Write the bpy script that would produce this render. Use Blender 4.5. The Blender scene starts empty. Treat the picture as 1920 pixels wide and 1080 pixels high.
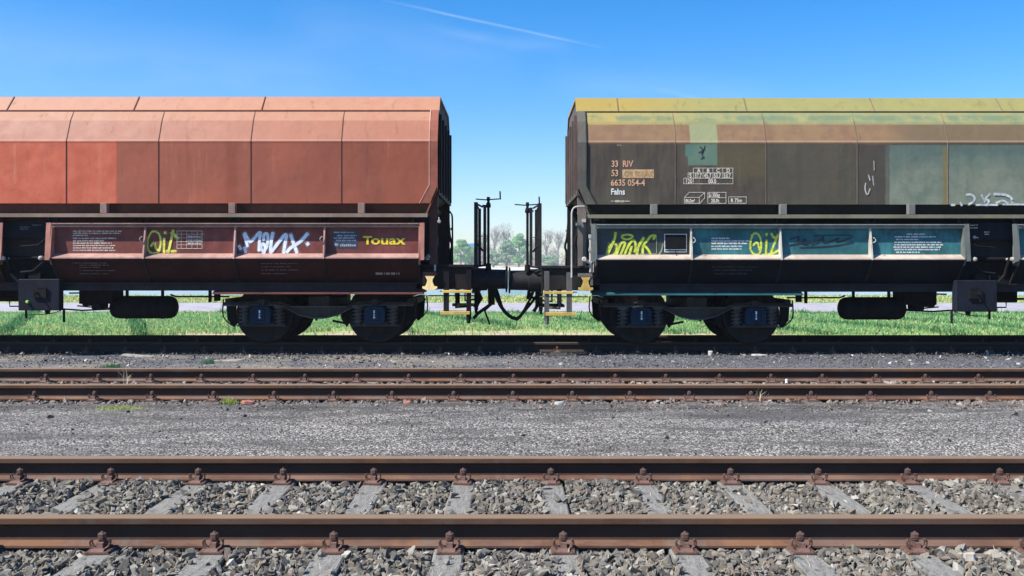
import bpy, bmesh, math, random
import numpy as np
from mathutils import Vector, Matrix
R = math.radians
random.seed(7); RNG = np.random.default_rng(11)
sc = bpy.context.scene
COL = sc.collection
# ------------------------------------------------------------------ camera
F = 1750.0; HY = 495.0; EZ = 1.51
cam = bpy.data.cameras.new("camera"); cob = bpy.data.objects.new("camera", cam); COL.objects.link(cob)
cob.location = (0, 0, EZ); cob.rotation_euler = (R(90), 0, 0)
cam.sensor_width = 36; cam.lens = 36 * F / 1920; cam.shift_y = -45 / 1920
cam.clip_start = 0.05; cam.clip_end = 12000
sc.camera = cob
# ------------------------------------------------------------------ light
SUN = Vector((-.75, -.36, 1.0)).normalized()
elev = math.asin(SUN.z); rot = math.atan2(SUN.x, SUN.y)
w = bpy.data.worlds.new("World"); sc.world = w; w.use_nodes = True
wn = w.node_tree; wn.nodes.clear()
def wnode(t, **k):
    n = wn.nodes.new(t)
    for a, b in k.items(): setattr(n, a, b)
    return n
sky = wnode('ShaderNodeTexSky', sky_type='NISHITA', sun_disc=False)
sky.sun_elevation = elev; sky.sun_rotation = rot % (2 * math.pi)
sky.air_density = 1.0; sky.dust_density = 0.35; sky.ozone_density = 3.0
hsv = wnode('ShaderNodeHueSaturation'); hsv.inputs['Saturation'].default_value = 1.45
bg = wnode('ShaderNodeBackground'); bg.inputs[1].default_value = 0.092
out = wnode('ShaderNodeOutputWorld')
tint = wnode('ShaderNodeMixRGB', blend_type='MULTIPLY'); tint.inputs[0].default_value = 1; tint.inputs[2].default_value = (.97, .975, 1.05, 1)
wn.links.new(sky.outputs[0], tint.inputs[1]); wn.links.new(tint.outputs[0], hsv.inputs['Color'])
# thin contrails and wisps, laid out by direction in the sky (x/y, z/y)
tc = wnode('ShaderNodeTexCoord'); sep = wnode('ShaderNodeSeparateXYZ'); wn.links.new(tc.outputs['Generated'], sep.inputs[0])
def wm(op, a, b=None, c=None, clamp=False):
    n = wnode('ShaderNodeMath', operation=op, use_clamp=clamp)
    for i, v in enumerate((a, b, c)):
        if v is None: continue
        if isinstance(v, (int, float)): n.inputs[i].default_value = v
        else: wn.links.new(v, n.inputs[i])
    return n.outputs[0]
yy = wm('MAXIMUM', sep.outputs[1], 0.02)
su = wm('DIVIDE', sep.outputs[0], yy); sv = wm('DIVIDE', sep.outputs[2], yy)
wno = wnode('ShaderNodeTexNoise'); wno.inputs['Scale'].default_value = 9; wno.inputs['Detail'].default_value = 6
cmb = wnode('ShaderNodeCombineXYZ'); wn.links.new(su, cmb.inputs[0]); wn.links.new(wm('MULTIPLY', sv, 3.0), cmb.inputs[1])
wn.links.new(cmb.outputs[0], wno.inputs['Vector'])
def streak(x0, y0, x1, y1, wid, op):
    a = ((x0 - 960) / F, (HY - y0) / F); b = ((x1 - 960) / F, (HY - y1) / F)
    L = math.hypot(b[0] - a[0], b[1] - a[1]); tx, ty = (b[0] - a[0]) / L, (b[1] - a[1]) / L
    dx = wm('SUBTRACT', su, a[0]); dy = wm('SUBTRACT', sv, a[1])
    al = wm('ADD', wm('MULTIPLY', dx, tx), wm('MULTIPLY', dy, ty))
    ac = wm('ADD', wm('MULTIPLY', dx, -ty), wm('MULTIPLY', dy, tx))
    ac = wm('ADD', ac, wm('MULTIPLY', wm('SUBTRACT', wno.outputs[0], 0.5), wid * 1.2))
    q = wm('SUBTRACT', 1.0, wm('DIVIDE', wm('ABSOLUTE', ac), wid), clamp=True)
    e = wm('MULTIPLY', wm('MULTIPLY', al, 14.0, clamp=True), wm('MULTIPLY', wm('SUBTRACT', L, al), 14.0, clamp=True))
    return wm('MULTIPLY', wm('MULTIPLY', q, e), wm('MULTIPLY', wno.outputs[0], op))
s = streak(690, -6, 1150, 94, .0021, .26)
for a in ((780, 44, 1010, 92, .009, .12), (940, 76, 1080, 86, .013, .30), (1052, 92, 1072, 142, .012, .26),
          (1225, 165, 1345, 195, .004, .6), (-300, 60, 700, 150, .05, .12), (500, 20, 1000, 130, .04, .10), (1000, 150, 1500, 190, .03, .10)):
    s = wm('ADD', s, streak(*a))
mx = wnode('ShaderNodeMixRGB'); wn.links.new(s, mx.inputs[0]); wn.links.new(hsv.outputs[0], mx.inputs[1]); mx.inputs[2].default_value = (6.5, 6.9, 7.4, 1)
wn.links.new(mx.outputs[0], bg.inputs[0]); wn.links.new(bg.outputs[0], out.inputs[0])
sl = bpy.data.lights.new("sun", 'SUN'); sl.energy = 4.7; sl.angle = R(.5); sl.color = (1, .95, .86)
so = bpy.data.objects.new("sun", sl); COL.objects.link(so)
so.rotation_euler = SUN.to_track_quat('Z', 'Y').to_euler(); so.location = (-20, -10, 30)
sc.view_settings.view_transform = 'Standard'; sc.view_settings.look = 'None'
sc.view_settings.exposure = 1.02; sc.view_settings.gamma = 1
sc.render.engine = 'CYCLES'
# ------------------------------------------------------------------ node helper
class G:
    def __init__(s, name, rough=.7, metal=0., spec=.5):
        s.m = bpy.data.materials.new(name); s.m.use_nodes = True; s.t = s.m.node_tree
        s.b = s.t.nodes['Principled BSDF']; s.b.inputs['Roughness'].default_value = rough
        s.b.inputs['Metallic'].default_value = metal; s.b.inputs['Specular IOR Level'].default_value = spec
        s.c = s.n('ShaderNodeTexCoord').outputs['Object']
    def n(s, t, **k):
        n = s.t.nodes.new(t)
        for a, b in k.items(): setattr(n, a, b)
        return n
    def put(s, sock, v):
        if isinstance(v, (int, float)): sock.default_value = v
        elif isinstance(v, tuple): sock.default_value = v if len(v) == 4 or sock.type == 'VECTOR' else (*v, 1)
        else: s.t.links.new(v, sock)
    def math(s, op, a, b=0., clamp=False):
        n = s.n('ShaderNodeMath', operation=op, use_clamp=clamp); s.put(n.inputs[0], a); s.put(n.inputs[1], b); return n.outputs[0]
    def rng(s, v, a, b, c=0., d=1.):
        n = s.n('ShaderNodeMapRange', interpolation_type='SMOOTHSTEP')
        for i, q in enumerate((v, a, b, c, d)): s.put(n.inputs[i], q)
        return n.outputs[0]
    def mix(s, f, a, b, mode='MIX'):
        n = s.n('ShaderNodeMixRGB', blend_type=mode); s.put(n.inputs[0], f); s.put(n.inputs[1], a); s.put(n.inputs[2], b); return n.outputs[0]
    def vec(s, sx=1., sy=1., sz=1., off=(0, 0, 0)):
        n = s.n('ShaderNodeMapping'); s.t.links.new(s.c, n.inputs[0]); n.inputs['Scale'].default_value = (sx, sy, sz); n.inputs['Location'].default_value = off
        return n.outputs[0]
    def noise(s, scale, detail=6, rough=.6, v=None, dist=0.):
        n = s.n('ShaderNodeTexNoise'); s.put(n.inputs['Vector'], v if v is not None else s.c)
        n.inputs['Scale'].default_value = scale; n.inputs['Detail'].default_value = detail; n.inputs['Roughness'].default_value = rough; n.inputs['Distortion'].default_value = dist
        return n.outputs[0]
    def voro(s, scale, v=None, out=0, feature='F1', rnd=1.):
        n = s.n('ShaderNodeTexVoronoi', feature=feature); s.put(n.inputs['Vector'], v if v is not None else s.c); n.inputs['Scale'].default_value = scale
        n.inputs['Randomness'].default_value = rnd
        return n.outputs[out]
    def xyz(s, v=None):
        n = s.n('ShaderNodeSeparateXYZ'); s.put(n.inputs[0], v if v is not None else s.c); return n.outputs
    def bw(s, v):
        n = s.n('ShaderNodeRGBToBW'); s.put(n.inputs[0], v); return n.outputs[0]
    def ramp(s, v, stops):
        n = s.n('ShaderNodeValToRGB'); s.put(n.inputs[0], v); e = n.color_ramp.elements
        while len(e) < len(stops): e.new(.5)
        for q, (p, c) in zip(e, stops): q.position = p; q.color = (*c, 1) if len(c) == 3 else c
        return n.outputs[0]
    def island(s): return s.n('ShaderNodeNewGeometry').outputs['Random Per Island']
    def bump(s, h, dist=.01, st=1.):
        n = s.n('ShaderNodeBump'); n.inputs['Distance'].default_value = dist; n.inputs['Strength'].default_value = st
        s.put(n.inputs['Height'], h); s.t.links.new(n.outputs[0], s.b.inputs['Normal'])
    def done(s, col, rough=None):
        s.put(s.b.inputs['Base Color'], col)
        if rough is not None: s.put(s.b.inputs['Roughness'], rough)
        return s.m
def srgb(r, g, b):
    f = lambda c: (c / 255 / 12.92) if c / 255 <= .04045 else ((c / 255 + .055) / 1.055) ** 2.4
    return (f(r), f(g), f(b))
def plain(name, col, rough=.6, metal=0., var=.25, scale=6, dirt=None, dirt_amt=.5):
    g = G(name, rough, metal)
    a = g.noise(scale, 6, .65)
    c = g.mix(g.rng(a, .35, .65), tuple(x * (1 - var) for x in col), tuple(min(1, x * (1 + var)) for x in col))
    if dirt: c = g.mix(g.math('MULTIPLY', g.rng(g.noise(scale * 2.7, 8, .7, g.vec(1, 1, .45, (3, 7, 1))), .5, .72), dirt_amt), c, dirt)
    g.bump(g.noise(scale * 6, 4), .002, .4)
    return g.done(c)
# ------------------------------------------------------------------ mesh helper
def tag(o, label=None, cat=None, group=None, kind=None):
    if label: o['label'] = label
    if cat: o['category'] = cat
    if group: o['group'] = group
    if kind: o['kind'] = kind
    return o
def empty(name, loc, **k):
    o = bpy.data.objects.new(name, None); COL.objects.link(o); o.location = loc; o.empty_display_size = .3
    return tag(o, **k)
class MB:
    def __init__(s): s.v = []; s.f = []; s.mi = []; s.cur = 0
    def add(s, vs, fs):
        n = len(s.v); s.v += [tuple(v) for v in vs]; s.f += [tuple(i + n for i in f) for f in fs]; s.mi += [s.cur] * len(fs)
        return s
    def box(s, x0, x1, y0, y1, z0, z1):
        x0, x1 = sorted((x0, x1)); y0, y1 = sorted((y0, y1)); z0, z1 = sorted((z0, z1))
        return s.add([(x, y, z) for x in (x0, x1) for y in (y0, y1) for z in (z0, z1)],
                     [(0, 1, 3, 2), (4, 6, 7, 5), (0, 4, 5, 1), (2, 3, 7, 6), (0, 2, 6, 4), (1, 5, 7, 3)])
    def xz(s, poly, y0, y1):
        n = len(poly)
        return s.add([(x, y0, z) for x, z in poly] + [(x, y1, z) for x, z in poly],
                     [tuple(range(n)), tuple(range(2 * n - 1, n - 1, -1))] + [(i, (i + 1) % n, (i + 1) % n + n, i + n) for i in range(n)])
    def yz(s, poly, x0, x1):
        n = len(poly)
        return s.add([(x0, y, z) for y, z in poly] + [(x1, y, z) for y, z in poly],
                     [tuple(range(n)), tuple(range(2 * n - 1, n - 1, -1))] + [(i, (i + 1) % n, (i + 1) % n + n, i + n) for i in range(n)])
    def tube(s, pts, r, n=8, r2=None, smooth=0):
        P = [Vector(p) for p in pts]
        for _ in range(smooth):
            Q = [P[0]]
            for a, b in zip(P[:-1], P[1:]): Q += [a.lerp(b, .25), a.lerp(b, .75)]
            P = Q + [P[-1]]
        vs = []; m = len(P)
        for i, p in enumerate(P):
            d = (P[min(i + 1, m - 1)] - P[max(i - 1, 0)]).normalized()
            a = d.cross(Vector((0, 0, 1)) if abs(d.z) < .9 else Vector((0, 1, 0))).normalized(); b = d.cross(a)
            rr = r if r2 is None else r + (r2 - r) * i / (m - 1)
            for k in range(n):
                t = 2 * math.pi * k / n; vs.append(p + a * (rr * math.cos(t)) + b * (rr * math.sin(t)))
        fs = [(i * n + k, i * n + (k + 1) % n, (i + 1) * n + (k + 1) % n, (i + 1) * n + k) for i in range(m - 1) for k in range(n)]
        fs += [tuple(range(n))[::-1], tuple((m - 1) * n + k for k in range(n))]
        return s.add(vs, fs)
    def lathe(s, prof, c, axis='Y', n=32):
        # prof: list of (along, radius)
        vs = []; m = len(prof)
        for a, r in prof:
            for k in range(n):
                t = 2 * math.pi * k / n; u, v = r * math.cos(t), r * math.sin(t)
                vs.append({'Y': (c[0] + u, c[1] + a, c[2] + v), 'X': (c[0] + a, c[1] + u, c[2] + v), 'Z': (c[0] + u, c[1] + v, c[2] + a)}[axis])
        fs = [(i * n + k, i * n + (k + 1) % n, (i + 1) * n + (k + 1) % n, (i + 1) * n + k) for i in range(m - 1) for k in range(n)]
        fs += [tuple(range(n))[::-1], tuple((m - 1) * n + k for k in range(n))]
        return s.add(vs, fs)
    def build(s, name, mat, parent=None, org=(0, 0, 0), bevel=0, smooth=False, seg=1):
        me = bpy.data.meshes.new(name)
        ox, oy, oz = org
        me.from_pydata([(x - ox, y - oy, z - oz) for x, y, z in s.v], [], s.f); me.update()
        mats = mat if isinstance(mat, (list, tuple)) else [mat]
        for m in mats: me.materials.append(m)
        if len(mats) > 1: me.polygons.foreach_set('material_index', s.mi)
        bm = bmesh.new(); bm.from_mesh(me); bmesh.ops.recalc_face_normals(bm, faces=bm.faces)
        if bevel:
            es = [e for e in bm.edges if len(e.link_faces) == 2 and e.calc_face_angle(0) > .5]
            bmesh.ops.bevel(bm, geom=es, offset=bevel, segments=seg, affect='EDGES', clamp_overlap=True)
        if smooth:
            for f in bm.faces: f.smooth = True
            for e in bm.edges: e.smooth = e.calc_face_angle(0) < .6
        bm.to_mesh(me); bm.free()
        o = bpy.data.objects.new(name, me); COL.objects.link(o)
        if parent is not None: o.parent = parent
        return o
def big_mesh(name, V, Fc, mat, nper=3):
    me = bpy.data.meshes.new(name); V = np.asarray(V, dtype=np.float32); Fc = np.asarray(Fc, dtype=np.int32)
    me.vertices.add(len(V)); me.vertices.foreach_set('co', V.ravel())
    me.loops.add(Fc.size); me.loops.foreach_set('vertex_index', Fc.ravel())
    me.polygons.add(len(Fc)); me.polygons.foreach_set('loop_start', np.arange(len(Fc), dtype=np.int32) * nper)
    me.polygons.foreach_set('loop_total', np.full(len(Fc), nper, dtype=np.int32))
    me.update(calc_edges=True); me.shade_flat(); me.materials.append(mat)
    o = bpy.data.objects.new(name, me); COL.objects.link(o); return o
def PXx(px, D): return (px - 960) * D / F
def PZ(py, D): return EZ - (py - HY) * D / F
# ------------------------------------------------------------------ materials: ground
def mat_stone(name, cols, bright=.72):
    g = G(name, .9, spec=.25); i = g.island()
    k = len(cols); c = g.ramp(i, [(j / (k - 1), tuple(x * bright for x in cc)) for j, cc in enumerate(cols)])
    n = g.noise(60, 5, .7); c = g.mix(.55, c, g.mix(n, (.35, .35, .35), (1.35, 1.33, 1.28)), 'MULTIPLY')
    c = g.mix(g.rng(g.noise(1.1, 4), .52, .7, 0, .45), c, (.17, .155, .115))
    g.bump(g.noise(90, 4), .004, .6)
    return g.done(c)
M_ballast = mat_stone('ballast stone', [(.08, .075, .068), (.24, .22, .19), (.14, .125, .108), (.36, .335, .29), (.11, .108, .10), (.28, .22, .17), (.21, .205, .165), (.50, .475, .42)])
M_ballast2 = mat_stone('rusty ballast stone', [(.11, .085, .07), (.24, .19, .16), (.34, .28, .24), (.14, .11, .10), (.3, .22, .18), (.19, .17, .16), (.45, .40, .35)])
M_gravel = mat_stone('dark gravel', [(.05, .05, .055), (.10, .10, .11), (.07, .07, .075), (.17, .17, .175), (.12, .10, .09), (.30, .29, .27)])
def mat_bed(name, a, b, scale=40):
    g = G(name, .95, spec=.2); v = g.voro(scale, out=1); n = g.noise(3, 6)
    c = g.mix(g.bw(v), a, b); c = g.mix(g.rng(n, .35, .7), c, tuple(x * .55 for x in a)); g.bump(g.voro(scale), .02, 1); return g.done(c)
M_bed1 = mat_bed('ballast bed dirt', (.06, .055, .05), (.2, .19, .17))
M_bed2 = mat_bed('rusty bed dirt', (.05, .04, .033), (.17, .13, .11))
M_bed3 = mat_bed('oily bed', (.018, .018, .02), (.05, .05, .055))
def mat_asphalt():
    g = G('worn asphalt', .92, spec=.25)
    fine = g.bw(g.voro(66, out=1)); f2 = g.bw(g.voro(140, out=1)); crack = g.voro(66, out=0)
    v = g.math('ADD', g.math('MULTIPLY', fine, .62), g.math('MULTIPLY', f2, .38))
    c = g.ramp(v, [(.20, (.022, .022, .022)), (.40, (.14, .137, .132)), (.55, (.32, .312, .30)), (.73, (.82, .80, .77))])
    c = g.mix(g.rng(crack, .42, .7, 0, .8), c, (.05, .05, .053))
    big = g.noise(.9, 7, .65, g.vec(.6, 1.6, 1)); c = g.mix(g.rng(big, .35, .62, .0, .5), c, g.mix(1, c, (.52, .52, .56), 'MULTIPLY'))
    x, y, z = g.xyz()
    sp = g.noise(5, 3, .6, g.vec(1, 2.1, 1, (4, 2, 0))); c = g.mix(g.rng(sp, .67, .71), c, (.06, .06, .065))
    oil = g.noise(2.2, 6, .7, g.vec(.5, 1.5, 1)); nb = g.rng(y, 8.25, 9.3)
    c = g.mix(g.math('MULTIPLY', g.rng(oil, .44, .6), nb), c, (.06, .062, .07))
    c = g.mix(g.math('MULTIPLY', g.rng(y, 8.9, 9.45), .45), c, (.09, .09, .085))
    # broad dark oil patch in front of the second wagon's track, worn darker lane at the left
    dx = g.math('MULTIPLY', g.math('SUBTRACT', x, 2.35), .75); dy = g.math('MULTIPLY', g.math('SUBTRACT', y, 8.75), 2.3)
    rr = g.math('SQRT', g.math('ADD', g.math('MULTIPLY', dx, dx), g.math('MULTIPLY', dy, dy)))
    rr = g.math('ADD', rr, g.math('MULTIPLY', g.math('SUBTRACT', oil, .5), 1.6))
    c = g.mix(g.rng(rr, .35, 1., .72, 0), c, (.07, .07, .078))
    c = g.mix(g.math('MULTIPLY', g.rng(x, -1.5, -4.6), g.rng(big, .3, .7, .25, .6)), c, (.10, .10, .108))
    mac = g.noise(1.7, 8, .7, g.vec(.45, 1.9, 1, (7, 1, 0))); c = g.mix(g.rng(mac, .48, .62, 0, .68), c, (.075, .073, .07))
    c = g.mix(1, c, (.90, .865, .80), 'MULTIPLY')
    g.bump(g.math('ADD', g.math('MULTIPLY', crack, -1.), g.math('MULTIPLY', f2, .4)), .012, .9)
    return g.done(c)
M_asphalt = mat_asphalt()
def mat_strip():
    g = G('dark fine gravel', .93, spec=.2); v = g.bw(g.voro(42, out=1)); v2 = g.bw(g.voro(100, out=1)); n = g.noise(.7, 6, .65)
    vv = g.math('ADD', g.math('MULTIPLY', v, .5), g.math('MULTIPLY', v2, .5))
    c = g.ramp(vv, [(.2, (.02, .021, .025)), (.5, (.06, .062, .072)), (.8, (.24, .24, .25))])
    x, y, z = g.xyz()
    c = g.mix(g.math('MULTIPLY', g.rng(n, .4, .6), g.rng(x, 2.0, -2.5)), c, g.mix(v, (.07, .06, .05), (.30, .27, .23)))
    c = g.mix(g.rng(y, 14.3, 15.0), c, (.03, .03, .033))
    g.bump(v, .02, 1); return g.done(c)
M_strip = mat_strip()
def mat_ground():
    g = G('river plain', .95, spec=.1); n = g.noise(.05, 8); n2 = g.noise(2, 6)
    c = g.mix(g.rng(n, .4, .6), (.1, .15, .05), (.2, .2, .1)); c = g.mix(g.rng(n2, .4, .7), c, (.28, .24, .17)); return g.done(c)
M_ground = mat_ground()
def mat_verge():
    g = G('verge soil and grass', .95, spec=.1); x, y, z = g.xyz()
    n = g.noise(.55, 7, .65, g.vec(1, 2.2, 1)); n2 = g.noise(9, 6, .7)
    soil = g.mix(n2, (.26, .20, .13), (.62, .52, .38)); gr = g.mix(n2, (.12, .22, .07), (.36, .44, .17))
    t = g.math('ADD', g.rng(y, 17.6, 21.2), g.math('MULTIPLY', g.math('SUBTRACT', n, .5), 2.6)); t = g.math('ADD', t, g.rng(x, 3.5, 6.5, 0, .4))
    c = g.mix(g.rng(t, .25, .5), soil, gr); g.bump(n2, .05, 1); return g.done(c)
M_verge = mat_verge()
def mat_meadow():
    g = G('dry meadow', .95, spec=.1); n = g.noise(.8, 7, .65, g.vec(.5, 1.5, 1)); n2 = g.noise(12, 6, .7)
    c = g.mix(g.rng(n, .4, .62), (.2, .3, .09), (.5, .5, .24)); c = g.mix(.6, c, g.mix(n2, (.5, .5, .5), (1.3, 1.3, 1.2)), 'MULTIPLY'); return g.done(c)
M_meadow = mat_meadow()
M_road = plain('pale road asphalt', (.29, .275, .30), .9, var=.12, scale=1.5)
M_kerb = plain('far bank sand', (.62, .56, .44), .9, var=.15, scale=.05)
def mat_water():
    g = G('river water', .12, spec=.5); g.bump(g.noise(.35, 5, .6, g.vec(1, 2.5, 1)), .08, .6)
    return g.done(g.mix(g.rng(g.noise(.02, 4), .4, .6), (.10, .17, .22), (.14, .22, .27)))
M_water = mat_water()
# ------------------------------------------------------------------ materials: rails
def mat_rail(name, a, b, c3, top=(.36, .25, .17), z0=0.):
    g = G(name, .75, metal=.0, spec=.12); n = g.noise(3, 7, .7, g.vec(1, 4, 4)); n2 = g.noise(45, 6, .7)
    c = g.mix(g.rng(n, .35, .65), a, b); c = g.mix(g.rng(n2, .55, .75, 0, .6), c, c3)
    x, y, z = g.xyz()
    c = g.mix(g.rng(g.noise(.8, 3, .5, g.vec(1, .01, .01)), .45, .6, 0, .35 if a[0] > .06 else 0.), c, (.19, .135, .115))
    lf = g.noise(1.6, 6, .7, g.vec(1, .2, .2, (3, 1, 1))); pk = .5 if a[0] > .06 else .0; c = g.mix(g.rng(lf, .5, .62, 0, pk), c, (.20, .10, .05)); lf2 = g.noise(2.7, 6, .7, g.vec(1, .3, .3, (8, 2, 1))); c = g.mix(g.rng(lf2, .54, .66, 0, pk), c, (.13, .115, .10))
    web = g.math('MULTIPLY', g.rng(z, z0 + .028, z0 + .036), g.rng(z, z0 + .122, z0 + .112)); c = g.mix(g.math('MULTIPLY', web, .85), c, g.mix(n2, (.028, .018, .015), (.06, .035, .026)))  # web painted darker, deepening the shade under the rail head
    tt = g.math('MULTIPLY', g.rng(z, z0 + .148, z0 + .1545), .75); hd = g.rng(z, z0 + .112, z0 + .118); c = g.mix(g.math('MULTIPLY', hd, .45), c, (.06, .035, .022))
    c = g.mix(tt, c, g.mix(n2, top, tuple(q * 1.4 for q in top)))
    g.bump(n2, .002, .6); return g.done(c)
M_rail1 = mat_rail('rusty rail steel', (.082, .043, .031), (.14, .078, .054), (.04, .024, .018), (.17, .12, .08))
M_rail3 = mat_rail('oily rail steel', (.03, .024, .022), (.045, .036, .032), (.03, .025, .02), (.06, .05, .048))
M_fast = plain('rusty fastener iron', (.095, .05, .038), .8, var=.45, scale=25, dirt=(.22, .11, .065), dirt_amt=.55)
def mat_sleeper(name, a, b):
    g = G(name, .9, spec=.1); n = g.noise(6, 8, .75, g.vec(8, 1, 8)); n2 = g.noise(120, 4, .7)
    c = g.mix(g.rng(n, .32, .68), a, b); c = g.mix(g.rng(n2, .42, .62, 0, .6), c, tuple(q * 1.45 for q in b)); c = g.mix(g.rng(g.noise(9, 5, .7, g.vec(2, 1, 1, (5, 5, 5))), .55, .66, 0, .6), c, tuple(q * .5 for q in a))
    c = g.mix(g.rng(g.noise(3.5, 6, .7, g.vec(1, 1, 1, (1, 8, 2))), .5, .68, 0, .55), c, (.11, .085, .06))
    g.bump(g.math('ADD', n, g.math('MULTIPLY', n2, .7)), .008, 1); return g.done(c)
M_slp = mat_sleeper('weathered sleeper', (.10, .098, .09), (.225, .218, .20))
M_slp2 = mat_sleeper('brown sleeper', (.06, .05, .046), (.13, .12, .11))
# ------------------------------------------------------------------ ground sheets
def sheet(name, mat, ys, zs, xr, nx=2, kind='structure', amp=0., seedo=0):
    xs = np.linspace(-xr, xr, nx); V = []; Fc = []
    for j, (y, z) in enumerate(zip(ys, zs)):
        for i, x in enumerate(xs):
            a = amp * (math.sin(x * 1.7 + y * 2.3 + seedo) + math.sin(x * .61 - y * 3.1) + .6 * math.sin(x * 4.3 + y * 5.7)) / 2.6 if amp else 0
            V.append((x, y, z + a))
    for j in range(len(ys) - 1):
        for i in range(nx - 1): Fc.append((j * nx + i, j * nx + i + 1, (j + 1) * nx + i + 1, (j + 1) * nx + i))
    o = big_mesh(name, V, Fc, mat, 4); tag(o, kind=kind); return o
sheet('ground', M_ground, [-300, 0, 38.9, 41, 46, 60, 500, 560, 700, 9000], [-.14, -.14, -.14, -.35, -2.6, -3.2, -3.2, -.9, -.1, 0], 6000, 3)
sheet('ballast_bed', M_bed1, [-6, 2, 6.60], [-.013, -.013, -.013], 40)
sheet('ballast_bed', M_bed2, [9.30, 11.75], [.058, .058], 40)
sheet('asphalt_path', M_asphalt, list(np.linspace(6.56, 9.50, 30)), list(.088 + 0 * np.linspace(0, 1, 30)), 30, 300, amp=.008)
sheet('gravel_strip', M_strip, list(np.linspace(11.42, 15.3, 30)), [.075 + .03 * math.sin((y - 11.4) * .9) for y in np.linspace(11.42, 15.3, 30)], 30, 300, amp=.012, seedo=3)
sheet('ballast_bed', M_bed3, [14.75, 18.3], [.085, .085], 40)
sheet('grass_verge', M_verge, list(np.linspace(17.9, 27.2, 20)), [.09] * 20, 60, 120, amp=.03, seedo=5)
sheet('road', M_road, [27.0, 33.6], [.125, .125], 400)
sheet('meadow', M_meadow, [33.3, 38, 40, 41.2, 45], [.13, .12, .08, -.2, -2.3], 400)
sheet('water', M_water, [42, 9000 * 0 + 530], [-2.0, -2.0], 3000)
sheet('far_bank', M_kerb, [505, 530, 575, 640], [-2.3, -1.6, -.2, .25], 3000)
# ------------------------------------------------------------------ loose stones
def hulls(k=48, nv=16, nf=28):
    """a set of broken-stone shapes: convex hulls of random points, padded to one size"""
    VV, FF = [], []
    while len(VV) < k:
        bm = bmesh.new()
        n = random.randint(8, 13)
        for _ in range(n):
            d = Vector((random.gauss(0, 1), random.gauss(0, 1), random.gauss(0, 1))).normalized() * random.uniform(.75, 1.15); bm.verts.new(d)
        r = bmesh.ops.convex_hull(bm, input=bm.verts); bmesh.ops.delete(bm, geom=[g_ for g_ in r['geom_interior'] if isinstance(g_, bmesh.types.BMVert)], context='VERTS')
        bmesh.ops.triangulate(bm, faces=bm.faces); bmesh.ops.recalc_face_normals(bm, faces=bm.faces); bm.verts.index_update()
        v = [tuple(x.co) for x in bm.verts]; f = [tuple(q.index for q in p.verts) for p in bm.faces]; bm.free()
        if len(v) == 10 and len(f) == 16: VV.append(v); FF.append(f)
    return np.array(VV), np.array(FF)
HV, HF = hulls()
def stones(name, mat, pts, size, flat=.62, sv=.45, kind='stuff', **k):
    n = len(pts); nv = HV.shape[1]; pick = RNG.integers(0, len(HV), n)
    base = HV[pick]
    sz = size * RNG.lognormal(0, sv, n)[:, None, None] * np.stack([RNG.uniform(.85, 1.5, n), RNG.uniform(.55, 1., n), RNG.uniform(.3, .75, n)], 1)[:, None, :] * .5
    base = base * np.minimum(sz, size * 1.2)
    q = RNG.normal(size=(n, 4)); q[:, 1:3] *= flat; q /= np.linalg.norm(q, axis=1)[:, None]
    w_, x, y, z = q.T
    Rm = np.stack([1 - 2 * (y * y + z * z), 2 * (x * y - z * w_), 2 * (x * z + y * w_), 2 * (x * y + z * w_), 1 - 2 * (x * x + z * z), 2 * (y * z - x * w_), 2 * (x * z - y * w_), 2 * (y * z + x * w_), 1 - 2 * (x * x + y * y)], 1).reshape(n, 3, 3)
    V = np.einsum('nij,nvj->nvi', Rm, base) + np.asarray(pts)[:, None, :]
    Fc = HF[pick] + (np.arange(n) * nv)[:, None, None]
    o = big_mesh(name, V.reshape(-1, 3), Fc.reshape(-1, 3), mat); tag(o, kind=kind, **k); return o
def scatter(n, y0, y1, z0, z1, xm=.56, xa=1.3):
    y = RNG.uniform(y0, y1, n); x = RNG.uniform(-1, 1, n) * (y * xm + xa); z = RNG.uniform(z0, z1, n); return np.stack([x, y, z], 1)
S1, S1O = .605, -.33
p = scatter(76000, 3.7, 6.72, -.013, .020)
ph = np.abs(((p[:, 0] - S1O) / S1 + .5) % 1 - .5) * S1
on = (ph < .092) & (p[:, 1] > 4.43) & (p[:, 1] < 6.97)
p = p[~on | (RNG.random(len(p)) < np.where(ph > .06, .10, .012)) ]
ph = np.abs(((p[:, 0] - S1O) / S1 + .5) % 1 - .5) * S1
on = (ph < .092) & (p[:, 1] > 4.43)
p[on, 2] = .031
nr = (np.abs(p[:, 1] - 4.94) < .10) | (np.abs(p[:, 1] - 6.45) < .10); p[nr, 2] -= .012
p = p[~((np.minimum(np.abs(p[:, 1] - 4.94), np.abs(p[:, 1] - 6.45)) < .19) & on)]
mound = .022 * np.sin(p[:, 0] * 2.1 + 1) * np.sin(p[:, 1] * 3.3); p[:, 2] += np.clip(mound, -.01, .02) * (ph[~(np.zeros(len(p), bool))] if False else 1)
stones('ballast', M_ballast, p, .038)
S2, S2O = .6215, -4.97
p = scatter(24000, 9.42, 11.75, .055, .085, .56, 1.)
ph = np.abs(((p[:, 0] - S2O) / S2 + .5) % 1 - .5) * S2
p = p[~((ph < .09) & (p[:, 1] > 9.3))]
p = p[(np.abs(p[:, 1] - 9.79) > .05)]
stones('ballast', M_ballast2, p, .042)
p = scatter(15000, 11.4, 15.0, .085, .112, .56, 1.2)
stones('loose_gravel', M_gravel, p, .026)
p = scatter(420, 11.6, 14.9, .1, .118, .56, 1.2); stones('loose_gravel', mat_stone('pale gravel', [(.3, .28, .25), (.5, .48, .44), (.75, .74, .7)]), p, .036)
p = scatter(3800, 6.8, 9.45, .088, .094, .56, 1.); stones('loose_grit', M_gravel, p, .012)
p = scatter(1500, 9.0, 9.6, .085, .1, .56, 1.); stones('loose_grit', M_ballast2, p, .022)
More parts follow.
